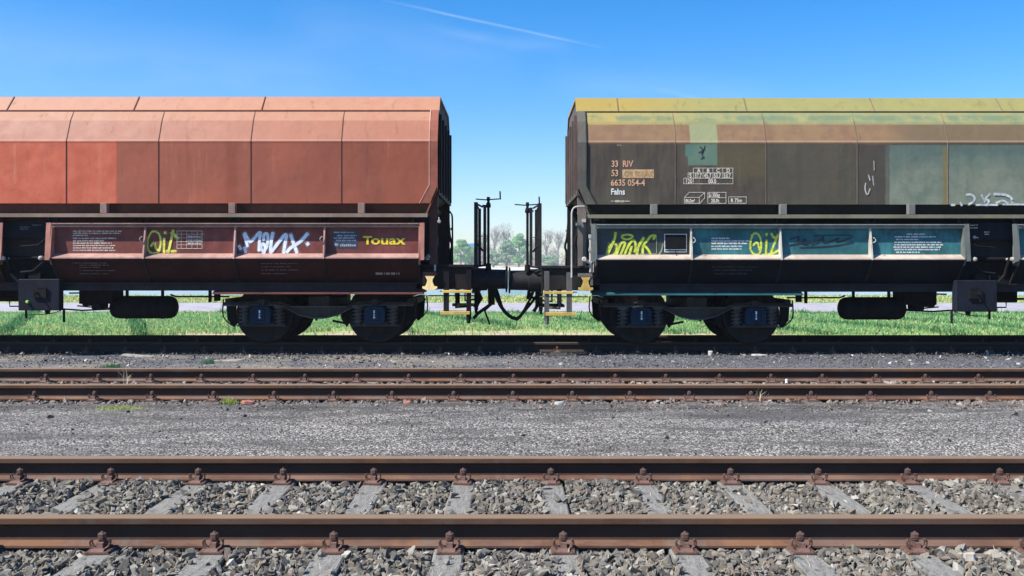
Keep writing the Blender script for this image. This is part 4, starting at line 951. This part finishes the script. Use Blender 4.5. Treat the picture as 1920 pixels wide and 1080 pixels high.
for a in ((1300, 313, 1374, 313), (1290, 322, 1374, 322), (1282, 332, 1374, 332), (1282, 342.5, 1374, 342.5), (1300, 313, 1300, 342), (1374, 313, 1374, 342.5), (1318, 313, 1318, 332), (1336.5, 313, 1336.5, 332), (1355, 313, 1355, 332), (1290, 322, 1290, 332), (1282, 332, 1282, 342.5),
          (1283, 368, 1311, 368), (1311, 368, 1311, 379), (1311, 379, 1283, 379), (1283, 379, 1283, 368), (1283, 368, 1292, 358.5), (1292, 358.5, 1321, 358.5), (1321, 358.5, 1311, 368), (1321, 358.5, 1321, 369), (1321, 369, 1312, 379)): line(m, *a, DS, .8)
frame_lines(m, 1327, 358.5, 1361, 379, DS, .8); line(m, 1327, 368.5, 1361, 368.5, DS, .7); frame_lines(m, 1366, 367, 1399, 379, DS, .8)
m.build('load_table', M_cream, SW, OR)
for t, x, y, h, k in (('A', 1307, 321, 7, .9), ('B', 1325, 321, 7, .9), ('C', 1343, 321, 7, .9), ('D', 1362, 321, 7, .9), ('S', 1292.5, 331, 8, .8), ('37.7', 1302, 331, 8, .68), ('45.7', 1320, 331, 8, .68), ('53.7', 1338, 331, 8, .68), ('53.7', 1356.5, 331, 8, .68),
                      ('120', 1285, 341.3, 7.5, .8), ('00.0', 1328, 341.3, 7.5, .8), ('86.0m\u00b3', 1285, 377.5, 6.5, .68), ('26 300kg', 1328.5, 366.8, 6.5, .60), ('20.0t', 1333, 377.3, 6.5, .8), ('R 75m', 1370, 377, 7, .8)):
    text('lettering', t, x, y, h, DS, M_cream, SW, OR, k)
strokes('graffiti', M_kspray, SW, OR, DS, [([(1313, 273), (1319, 280), (1315, 285)], 1.6), ([(1322, 271), (1316, 290)], 1.3), ([(1310, 284), (1322, 278)], 1.2), ([(1314, 296), (1321, 290), (1318, 295)], 1.3)], 'small black scribble')
strokes('graffiti', plain('faded white scrawl', (.38, .37, .34), .7), SW, OR, DS, [([(1623, 341), (1621, 352), (1626, 366), (1631, 352)], 2), ([(1628, 326), (1631, 336)], 1.8), ([(1638, 300), (1639, 317)], 1.8), ([(1636, 328), (1638, 345)], 1.6)], 'faded white scrawl')
strokes('graffiti', plain('faded white spray', (.42, .44, .43), .7, var=.35, scale=12), SW, OR, DS, [([(1812, 363), (1822, 362), (1829, 370), (1822, 378), (1816, 381)], 3.8), ([(1840, 364), (1847, 376)], 4.1), ([(1855, 362), (1846, 371), (1855, 374), (1849, 383)], 3.8), ([(1864, 362), (1882, 362), (1896, 368), (1898, 378)], 4.3), ([(1868, 378), (1880, 373), (1890, 379)], 3.8), ([(1784, 382), (1790, 382)], 3.5), ([(1800, 377), (1803, 383)], 2.9), ([(1880, 381), (1920, 381), (1960, 383)], 2.9), ([(1830, 382), (1870, 382)], 2.9)], 'white graffiti along the bottom edge')
# ---- right wagon flaps
strokes('graffiti', M_yelg, bay_of(PR, 1200, 1), OR, DP, [([(1154, 434), (1153, 445), (1146, 460), (1138, 478)], 4), ([(1138, 478), (1139, 466), (1147, 455), (1157, 456), (1156, 470), (1148, 478), (1141, 478)], 3.6), ([(1155, 478), (1164, 452), (1174, 452), (1164, 474)], 4), ([(1170, 478), (1176, 462), (1184, 450), (1190, 448), (1193, 462), (1190, 470)], 4),
    ([(1179, 478), (1184, 460)], 4), ([(1194, 478), (1196, 460), (1207, 444)], 4.5), ([(1205, 478), (1205, 458), (1216, 446), (1220, 440), (1230, 439), (1225, 446)], 4), ([(1206, 458), (1213, 462), (1222, 479)], 3.6), ([(1166, 440), (1176, 437), (1188, 440), (1182, 446), (1170, 447), (1165, 442)], 3.2)], 'lime green graffiti tag')
strokes('graffiti', plain('pale green overspray', (.28, .32, .2), .7), bay_of(PR, 1200, 1), OR, DP, [([(1232, 478), (1240, 470), (1243, 455)], 2.4), ([(1200, 474), (1231, 474)], 1.2), ([(1231, 440), (1231, 472)], 1.)])
m = MB(); frame_lines(m, 1246, 437, 1287, 470, DP - .002, 1.2); line(m, 1247, 466, 1286, 466, DP - .002, 1.4); m.build('frame_marking', M_white, bay_of(PR, 1260, 1), OR)
m = MB(); m.box(PXx(1248, DP), PXx(1285, DP), DP - .03, DP - .004, PZ(464, DP), PZ(439, DP)); m.tube([(PXx(1266, DP), DP - .03, PZ(467, DP)), (PXx(1268, DP), DP - .03, PZ(480, DP))], .008, 6); m.build('document_holder', M_under, bay_of(PR, 1260, 1), OR, bevel=.004)
strokes('graffiti', M_yelg, bay_of(PR, 1420, 1), OR, DP, [([(1411, 438), (1406, 452), (1408, 470), (1416, 476), (1425, 474), (1428, 455), (1424, 438), (1416, 434), (1409, 440)], 3.2), ([(1412, 458), (1420, 450), (1424, 466)], 3.4), ([(1437, 448), (1436, 476)], 3.6), ([(1436, 437), (1438, 438)], 4.4), ([(1446, 436), (1452, 446), (1462, 436)], 3.6), ([(1458, 438), (1444, 476)], 3.4), ([(1430, 476), (1448, 474), (1462, 466)], 3.6)], 'lime green graffiti tag beside a rib')
m = MB()
for y, a, b in ((446, 1334, 1368), (451, 1334, 1405), (455.5, 1334, 1402), (461, 1334, 1392), (466, 1334, 1390)): smalltext(m, a, b, y, 3, DP)
m.build('lettering', M_white, bay_of(PR, 1380, 1), OR)
m = MB(); smalltext(m, 1700, 1734, 438, 2.6, DP)
for y, a, b in ((443, 1677, 1754), (448, 1680, 1722), (453, 1677, 1765), (458, 1677, 1768), (462.5, 1675, 1764), (467, 1677, 1762), (472, 1680, 1724)): smalltext(m, a, b, y, 2.8, DP)
m.build('lettering', M_white, bay_of(PR, 1700, 1), OR)
strokes('graffiti', M_kspray, bay_of(PR, 1550, 1), OR, DP, [([(1480, 458), (1500, 454), (1512, 444), (1505, 458), (1520, 450)], 2.2), ([(1482, 446), (1500, 440), (1495, 452), (1515, 456)], 2.), ([(1520, 456), (1540, 448), (1545, 436), (1542, 456), (1560, 450), (1575, 442), (1565, 454), (1596, 444)], 2.2), ([(1500, 462), (1560, 460), (1600, 452)], 1.8), ([(1525, 440), (1590, 438), (1600, 442)], 1.6)], 'black graffiti tag')
slope_text([(505, 1340, 1410, 1.6), (512, 1340, 1400, 1.6), (499, 1335, 1420, 1.2)], bay_of(PR, 1380, 1, 1), OR, plain('dim lettering two', (.07, .075, .08), .7))
m = MB()
for x, y, a, b in ((1820, 421, 1819, 1833), (1820, 426, 1819, 1833), (0, 434, 1845, 1855), (0, 438, 1846, 1855)): smalltext(m, a, b, y, 2.2, 14.355)
strk = [([(1824, 443), (1827, 440), (1830, 443), (1826, 445)], 1.4), ([(1830, 443), (1834, 444)], 1.4)]
for pts, wd in strk: ribbon(m, pts, wd, 14.355)
cpR = [c for c in WR.children if c.name.startswith('control_panel')][0]
m.build('lettering', M_cream, cpR, OR)
m = MB(); smalltext(m, 38, 55, 427, 2.5, 14.355); smalltext(m, 60, 78, 423, 2.2, 14.355); smalltext(m, 38, 52, 431, 2.5, 14.355)
m.build('lettering', plain('dim panel lettering', (.15, .16, .2), .7), [c for c in WL.children if c.name.startswith('control_panel')][0], OL)
# ================================================================== vegetation
def mat_leaf(name, cols, tr=.25):
    g = G(name, .65, spec=.2); i = g.island(); k = len(cols)
    c = g.ramp(i, [(j / (k - 1), cc) for j, cc in enumerate(cols)])
    g.t.nodes.remove(g.n('ShaderNodeMath')); tl = g.n('ShaderNodeBsdfTranslucent'); g.put(tl.inputs[0], c); mxs = g.n('ShaderNodeMixShader'); mxs.inputs[0].default_value = tr
    o = [n for n in g.t.nodes if n.type == 'OUTPUT_MATERIAL'][0]; g.t.links.new(g.b.outputs[0], mxs.inputs[1]); g.t.links.new(tl.outputs[0], mxs.inputs[2]); g.t.links.new(mxs.outputs[0], o.inputs[0])
    return g.done(c)
def blades(name, mat, P, h, wd, lean=.5, kind='stuff', **k):
    n = len(P); a = RNG.uniform(0, 2 * math.pi, n); hh = h * RNG.lognormal(0, .35, n); ww = wd * RNG.uniform(.6, 1.4, n)
    la = RNG.uniform(0, 2 * math.pi, n); ll = hh * RNG.uniform(0, lean, n)
    dx, dy = np.cos(a) * ww / 2, np.sin(a) * ww / 2; z0 = np.zeros(n)
    b0 = P - np.stack([dx, dy, z0 + .02], 1); b1 = P + np.stack([dx, dy, z0 - .02], 1)
    m0 = P + np.stack([np.cos(la) * ll * .35 - dx * .8, np.sin(la) * ll * .35 - dy * .8, hh * .6], 1); m1 = m0 + np.stack([dx * 1.6, dy * 1.6, z0], 1)
    t = P + np.stack([np.cos(la) * ll, np.sin(la) * ll, hh], 1)
    V = np.stack([b0, b1, m1, m0, t], 1).reshape(-1, 3); o = np.arange(n)[:, None] * 5
    Fc = np.concatenate([o + np.array([0, 1, 2]), o + np.array([0, 2, 3]), o + np.array([3, 2, 4])])
    ob = big_mesh(name, V, Fc, mat); tag(ob, kind=kind, **k); return ob
M_grass = mat_leaf('spring grass', [(.08, .21, .09), (.14, .34, .14), (.22, .47, .19), (.34, .56, .24), (.52, .60, .27), (.11, .29, .16)], .5)
M_dry = mat_leaf('dry grass', [(.35, .28, .15), (.52, .45, .26), (.3, .32, .12), (.6, .52, .33)], .2)
P = scatter(170000, 18.6, 27.1, .08, .10, .56, 3)
cl = np.sin(P[:, 0] * 1.3) + np.sin(P[:, 0] * .47 + 2) + np.sin(P[:, 0] * 3.1 + P[:, 1] * 2)
thr = 18.7 + .4 * (np.sin(P[:, 0] * .9 + .7) + np.sin(P[:, 0] * .37 + 2.1)) + .35 * np.sin(P[:, 0] * 4.7)
thr += 1.1 * np.exp(-((P[:, 0] - .2) / 1.9) ** 2) + 1.3 * np.exp(-((P[:, 0] + 3.6) / .9) ** 2) + 1.3 * np.exp(-((P[:, 0] - 3.9) / .9) ** 2)
bare = np.sin(P[:, 0] * .8 + 1.3) * np.sin(P[:, 1] * 1.9 + P[:, 0] * .35) + .6 * np.sin(P[:, 0] * 2.7 + P[:, 1] * 3.3) + RNG.normal(0, .25, len(P))
keep = (P[:, 1] > thr + RNG.normal(0, .35, len(P))) & ((bare < .75) | (RNG.random(len(P)) < .3)); YP = P[keep & (bare > .1) & (bare < .75) & (RNG.random(len(P)) < .5)]; P = P[keep]
blades('dry_grass', mat_leaf('yellow green grass', [(.36, .46, .16), (.50, .54, .22), (.60, .56, .32)], .4), YP, .055, .022, 1.2)
hs = .05
blades('grass', M_grass, P, hs, .022, .9)
q = P[RNG.random(len(P)) < .06]; q = q[q[:, 1] < 25.5]; blades('grass', M_grass, q + RNG.normal(0, .05, q.shape) * [1, 1, 0], .09, .02, .9)
q = P[(np.abs(P[:, 0] + 5.2) < .55) & (P[:, 1] < 22)]; q = q[RNG.random(len(q)) < .25]; blades('grass', M_grass, q, .26, .018, .6)
q = P[np.sin(P[:, 0] * 2.3 + P[:, 1]) > .93]; blades('grass', mat_leaf('dark grass clumps', [(.04, .13, .06), (.08, .22, .09), (.12, .28, .12)], .4), q, .10, .02, .8)
P = scatter(5000, 18.4, 22, .08, .10, .56, 3); P = P[(P[:, 0] < 4.5) & (RNG.random(len(P)) < .7)]; blades('dry_grass', M_dry, P, .07, .016, 1.4)
P = scatter(40000, 33.4, 40.6, .10, .12, .56, 6); blades('dry_grass', mat_leaf('meadow grass', [(.2, .3, .09), (.36, .42, .16), (.55, .53, .28), (.3, .38, .12)], .3), P, .06, .05, 1.2)
def tuft(px, py, D0, z, w_, h, n, mat, label, cat, group=None, lean=.9, bw=.006):
    X = PXx(px, D0); r = empty('weed_tuft', (X, D0, z), label=label, cat=cat, group=group)
    P = np.stack([RNG.normal(0, w_ / 2.5, n), RNG.normal(0, w_ / 4, n), np.zeros(n)], 1)
    o = blades('weed_tuft', mat, P, h, bw, lean, kind=None)
    for k in list(o.keys()): del o[k]
    o.name = 'blades'; o.parent = r; return r
M_weed = mat_leaf('fresh weed', [(.22, .30, .05), (.40, .46, .12), (.3, .36, .08)]); M_weed2 = mat_leaf('dark weed', [(.03, .12, .05), (.08, .24, .10)])
M_straw = mat_leaf('straw', [(.55, .42, .27), (.7, .58, .42)], .1)
tuft(431, 760, 9.48, .09, .09, .04, 200, M_weed, 'yellow-green weed tuft on asphalt beside a red brick piece', 'weed')
tuft(222, 772, 9.15, .09, .32, .018, 420, M_weed, 'flat yellow-green moss patch on the asphalt at left', 'weed', lean=1.5)
tuft(210, 686, 12.6, .11, .16, .04, 160, M_weed2, 'dark green weed on the gravel at far left', 'weed')
tuft(392, 681, 13.1, .11, .14, .045, 160, M_weed2, 'dark green weed on the gravel near the left bogie', 'weed')
tuft(1425, 745, 9.68, .09, .10, .12, 9, M_straw, 'tall straw stalks leaning on the middle rail', 'dry grass', lean=1.2, bw=.005)
tuft(238, 712, 11.0, .11, .10, .13, 10, M_straw, 'thin straw stalks between the middle rails', 'dry grass', lean=1.1, bw=.005)
tuft(1860, 1032, 4.78, .0, .16, .03, 26, M_straw, 'straw clump in front of the near rail at right', 'dry grass', lean=2.2, bw=.0035)
tuft(350, 1036, 4.75, .0, .2, .028, 20, M_straw, 'straw clump in front of the near rail at left', 'dry grass', lean=2.5, bw=.003)
# litter of straw over the ballast
P = scatter(380, 4.3, 4.84, .02, .03, .56, 1.2); blades('straw_litter', M_straw, P, .018, .0022, 3.5)
P = scatter(350, 5.05, 6.35, .02, .03, .56, 1.2); blades('straw_litter', M_straw, P, .018, .0024, 3.5)
# bricks and pale stones
def chunk(name, px, D, z, sx, sy, sz, mat, label, cat, rz=.2):
    m = MB(); n = 9; pts = []
    top = [(sx / 2 * math.cos(t) * random.uniform(.75, 1.1), sy / 2 * math.sin(t) * random.uniform(.75, 1.1)) for t in [2 * math.pi * k / n for k in range(n)]]
    m.add([(a, b, -.01) for a, b in top] + [(a * .9, b * .85, sz * random.uniform(.8, 1.1)) for a, b in top], [tuple(range(n)), tuple(range(2 * n - 1, n - 1, -1))] + [(i, (i + 1) % n, n + (i + 1) % n, n + i) for i in range(n)])
    o = m.build(name, mat, bevel=.003); o.location = (PXx(px, D), D, z); o.rotation_euler = (0, random.uniform(-.1, .1), rz); tag(o, label, cat); return o
M_brick = plain('broken brick', (.34, .13, .09), .9, var=.3, scale=30); M_pale = plain('pale stone', (.40, .385, .35), .8, var=.12, scale=20)
chunk('brick_fragment', 466, 9.50, .095, .15, .08, .024, M_brick, 'flat red brick piece on the asphalt edge beside a weed tuft', 'brick')
chunk('brick_fragment', 763, 9.50, .095, .10, .06, .018, M_brick, 'flat red brick piece on the asphalt edge near the centre', 'brick', -.1)
chunk('pale_stone', 1050, 9.46, .095, .12, .06, .02, M_pale, 'pale flat stone at the asphalt edge near the centre', 'stone')
chunk('pale_stone', 1333, 14.5, .10, .09, .07, .06, M_pale, 'single pale stone on the gravel under the right bogie', 'stone')
chunk('pale_stone', 1424, 14.4, .10, .34, .12, .018, M_pale, 'long pale stone slab on the gravel below the right bogie', 'stone')
chunk('pale_stone', 1910, 13.0, .10, .08, .06, .035, M_pale, 'pale stone on the dark gravel at the far right', 'stone')
chunk('pale_stone', 1818, 4.72, .02, .07, .05, .03, plain('chalk stone', (.40, .36, .30), .9), 'light stone before the near rail at right', 'stone')
chunk('flat_slab', 265, 14.2, .10, .6, .18, .025, plain('flat grey slab', (.25, .23, .21), .9), 'long flat grey slab on the gravel at left', 'slab', .03)
chunk('flat_slab', 430, 13.5, .10, .5, .16, .025, plain('flat brown slab', (.24, .20, .17), .9), 'long flat brown slab on the gravel below the left bogie', 'slab', -.04)
chunk('white_pebble', 1475, 11.02, .115, .04, .035, .035, M_white, 'white pebble between the middle rails', 'pebble'); 
# dark lumps on the asphalt (bitumen)
lumps = stones('tar_crumbs', M_bed3, np.array([[PXx(a, d), d, .093] for a, d in ((95, 8.6), (136, 8.0), (460, 8.7), (810, 8.9), (1365, 8.75), (1435, 8.35), (1700, 8.2), (1902, 8.75), (605, 7.6), (300, 7.9), (1250, 7.6), (1605, 7.9), (980, 7.7), (1150, 8.6), (1780, 7.5), (240, 8.9))]), .045)
# ------------------------------------------------------------------ far bank
def leaf_cloud(centers, radii, n, size):
    V = []; k = len(centers); pick = RNG.integers(0, k, n); d = RNG.normal(size=(n, 3)); d /= np.linalg.norm(d, axis=1)[:, None]
    rr = RNG.uniform(.45, 1.05, n) ** .6; c = np.array(centers)[pick] + d * np.array(radii)[pick] * rr[:, None]
    a = RNG.normal(size=(n, 3)); a /= np.linalg.norm(a, axis=1)[:, None]; b = np.cross(a, RNG.normal(size=(n, 3))); b /= np.linalg.norm(b, axis=1)[:, None]
    s = size * RNG.uniform(.6, 1.4, n)[:, None]
    V = np.stack([c + a * s, c + b * s * .8, c - a * s * .7, c - b * s * .6], 1).reshape(-1, 3)
    return V, np.arange(n * 4).reshape(-1, 4)
def bare_branches(m, base, h, r, spread, depth=4):
    def rec(p, d, L, rad, k):
        q = p + d * L; mid = p.lerp(q, .5) + Vector((random.uniform(-1, 1), random.uniform(-1, 1), 0)) * L * .05
        m.tube([p, mid, q], rad, 3 if k < 3 else 5, rad * .65)
        if k <= 0: return
        for _ in range(4 if k > 1 else 5):
            t = random.uniform(.45, 1.); nd = (d + Vector((random.uniform(-1, 1) * spread, random.uniform(-1, 1) * spread, random.uniform(.0, .5)))).normalized()
            rec(p.lerp(q, t), nd, L * random.uniform(.5, .72), rad * .55, k - 1)
    rec(Vector(base), Vector((random.uniform(-.06, .06), 0, 1)), h * .38, r, depth)
M_bark = plain('pale bark', (.2, .18, .16), .9, scale=.5); M_twig = plain('grey twigs', (.30, .27, .24), .9, scale=.5)
LV = {k: mat_leaf('leaves ' + k, c, .3) for k, c in dict(bush=[(.15, .34, .13), (.29, .53, .2), (.46, .68, .30)], willow=[(.22, .36, .22), (.36, .50, .29), (.50, .62, .38)], bud=[(.36, .33, .27), (.50, .46, .40), (.30, .28, .27)], pine=[(.03, .09, .06), (.06, .15, .1), (.12, .22, .14)]).items()}
def tree(kind, px, D, ztop, wpx, label, group='trees on the far bank'):
    X = PXx(px, D); r = empty(kind, (X, D, 0), label=label, cat='tree', group=group); W = wpx * D / F; h = ztop
    if kind == 'bare_tree':
        m = MB(); m.tube([(0, 0, -.5), (random.uniform(-.3, .3), 0, h * .3)], .55, 6, .38); t = m.build('trunk', M_bark, r)
        m = MB(); bare_branches(m, (0, 0, h * .1), h, .34, .42, 4); bare_branches(m, (.3, .3, h * .15), h * .9, .3, .5, 4); m.build('branches', M_twig, r)
        cs = [(random.uniform(-W, W) * .4, random.uniform(-2, 2), random.uniform(.08, .85) * h) for _ in range(24)]
        V, Fc = leaf_cloud(cs, [(W * .2, 2.5, h * .10)] * 24, 2600, .22)
        o = big_mesh('buds', V, Fc, LV['bud'], 4); o.parent = r
    else:
        m = MB(); m.tube([(0, 0, -.5), (0, 0, h * .6)], .6, 6, .2)
        for k in range(6): a = random.uniform(0, 6.3); m.tube([(0, 0, h * .25), (math.cos(a) * W * .3, math.sin(a) * W * .3, h * random.uniform(.45, .8))], .25, 5, .08)
        m.build('trunk', M_bark, r)
        cs = []; rd = []
        for k in range(26):
            t = random.random() ** .8; wz = W * .5 * math.sin(math.pi * min(1, .18 + .8 * t)) if kind != 'conifer' else W * .5 * (1 - t) + .5
            a = random.uniform(0, 6.3); q = random.uniform(.2, .85); s_ = random.uniform(.10, .2)
            cs.append((math.cos(a) * wz * q, math.sin(a) * wz * q, h * (.08 + .84 * t))); rd.append((W * s_, W * s_, h * s_ * .55))
        V, Fc = leaf_cloud(cs, rd, 9500, .40); V[:, 2] = np.clip(V[:, 2], 0, h)
        o = big_mesh('crown', V, Fc, LV[{'willow_tree': 'willow', 'bushy_tree': 'bush', 'conifer': 'pine'}[kind]], 4); o.parent = r
    return r
DT = 590.
zt = lambda py, D=DT: EZ + (HY - py) * D / F
tree('bushy_tree', 864, DT, zt(449), 54, 'round light green tree on the far bank, leftmost, behind the left platform')
tree('bushy_tree', 884, DT + 15, zt(458), 26, 'blue-green bushy tree beside the blue roof across the river')
tree('bare_tree', 905, DT, zt(432), 26, 'bare tree behind the left brake guard posts')
tree('bare_tree', 926, DT, zt(411), 34, 'tallest bare tree just right of the left brake crank rod')
tree('bare_tree', 948, DT + 10, zt(410), 28, 'bare tree with slender forked branches left of the green tree')
tree('willow_tree', 950, DT - 20, zt(450), 48, 'pale green rounded tree on the far bank, left of the dark green one')
tree('bushy_tree', 973, DT, zt(436), 44, 'pointed dark green tree across the river above the buffers')
tree('willow_tree', 925, DT - 25, zt(470), 40, 'low grey-green willow at the water side under the bare trees')
tree('bare_tree', 1004, DT, zt(432), 26, 'bare tree behind the right brake guard posts')
tree('bare_tree', 1024, DT, zt(421), 32, 'bare tree across the river just right of the guard posts')
tree('bare_tree', 1046, DT + 8, zt(426), 34, 'bare tree across the river closest to the right wagon end')
tree('willow_tree', 1032, DT - 25, zt(476), 46, 'low pale green shrubby tree below the right bare trees')
# woodland mass continuing behind the wagons
cs = []; rd = []
for x in np.arange(-210, 215, 7.):
    inside = -36 < x < 36; hgt = random.uniform(7, 12) if inside else random.uniform(9, 17)
    for k in range(3): cs.append((x + random.uniform(-3, 3), DT + 22 + random.uniform(-6, 6), hgt * random.uniform(.3, .8))); rd.append((5, 5, hgt * .35))
V, Fc = leaf_cloud(cs, rd, 30000, .5); V[:, 2] = np.maximum(V[:, 2], 0)
tag(big_mesh('far_wood', V, Fc, LV['bud'], 4), kind='stuff')
# blue-roofed shed
r = empty('riverside_shed', (PXx(884, 615), 618, 0), label='blue-roofed building across the river beside the left guard posts', cat='building')
m = MB(); m.box(-4.5, 4.5, -4, 4, 0, 12.2); m.build('wall', plain('blue cladding', (.10, .22, .32), .6, scale=.3), r)
m = MB(); m.yz([(-4.4, 12.2), (4.4, 12.2), (0, 15.2)], -4.8, 4.8); m.build('roof', plain('blue roof sheet', (.04, .18, .34), .5, scale=.3), r)
m = MB(); m.box(-1.5, 1.5, -4.06, -3.9, .02, 4); m.build('door', plain('grey door', (.3, .3, .3), .6), r)
# ------------------------------------------------------------------ haze
hz = MB(); hz.box(-900, 900, -60, 760, -4.2, 42)
mt = bpy.data.materials.new('haze air'); mt.use_nodes = True; nt = mt.node_tree; nt.nodes.clear()
vo = nt.nodes.new('ShaderNodeVolumePrincipled'); vo.inputs['Color'].default_value = (.86, .92, 1, 1); vo.inputs['Density'].default_value = .0005; vo.inputs['Anisotropy'].default_value = .3
oo = nt.nodes.new('ShaderNodeOutputMaterial'); nt.links.new(vo.outputs[0], oo.inputs['Volume'])
HZ = hz.build('haze', mt); tag(HZ, kind='stuff')
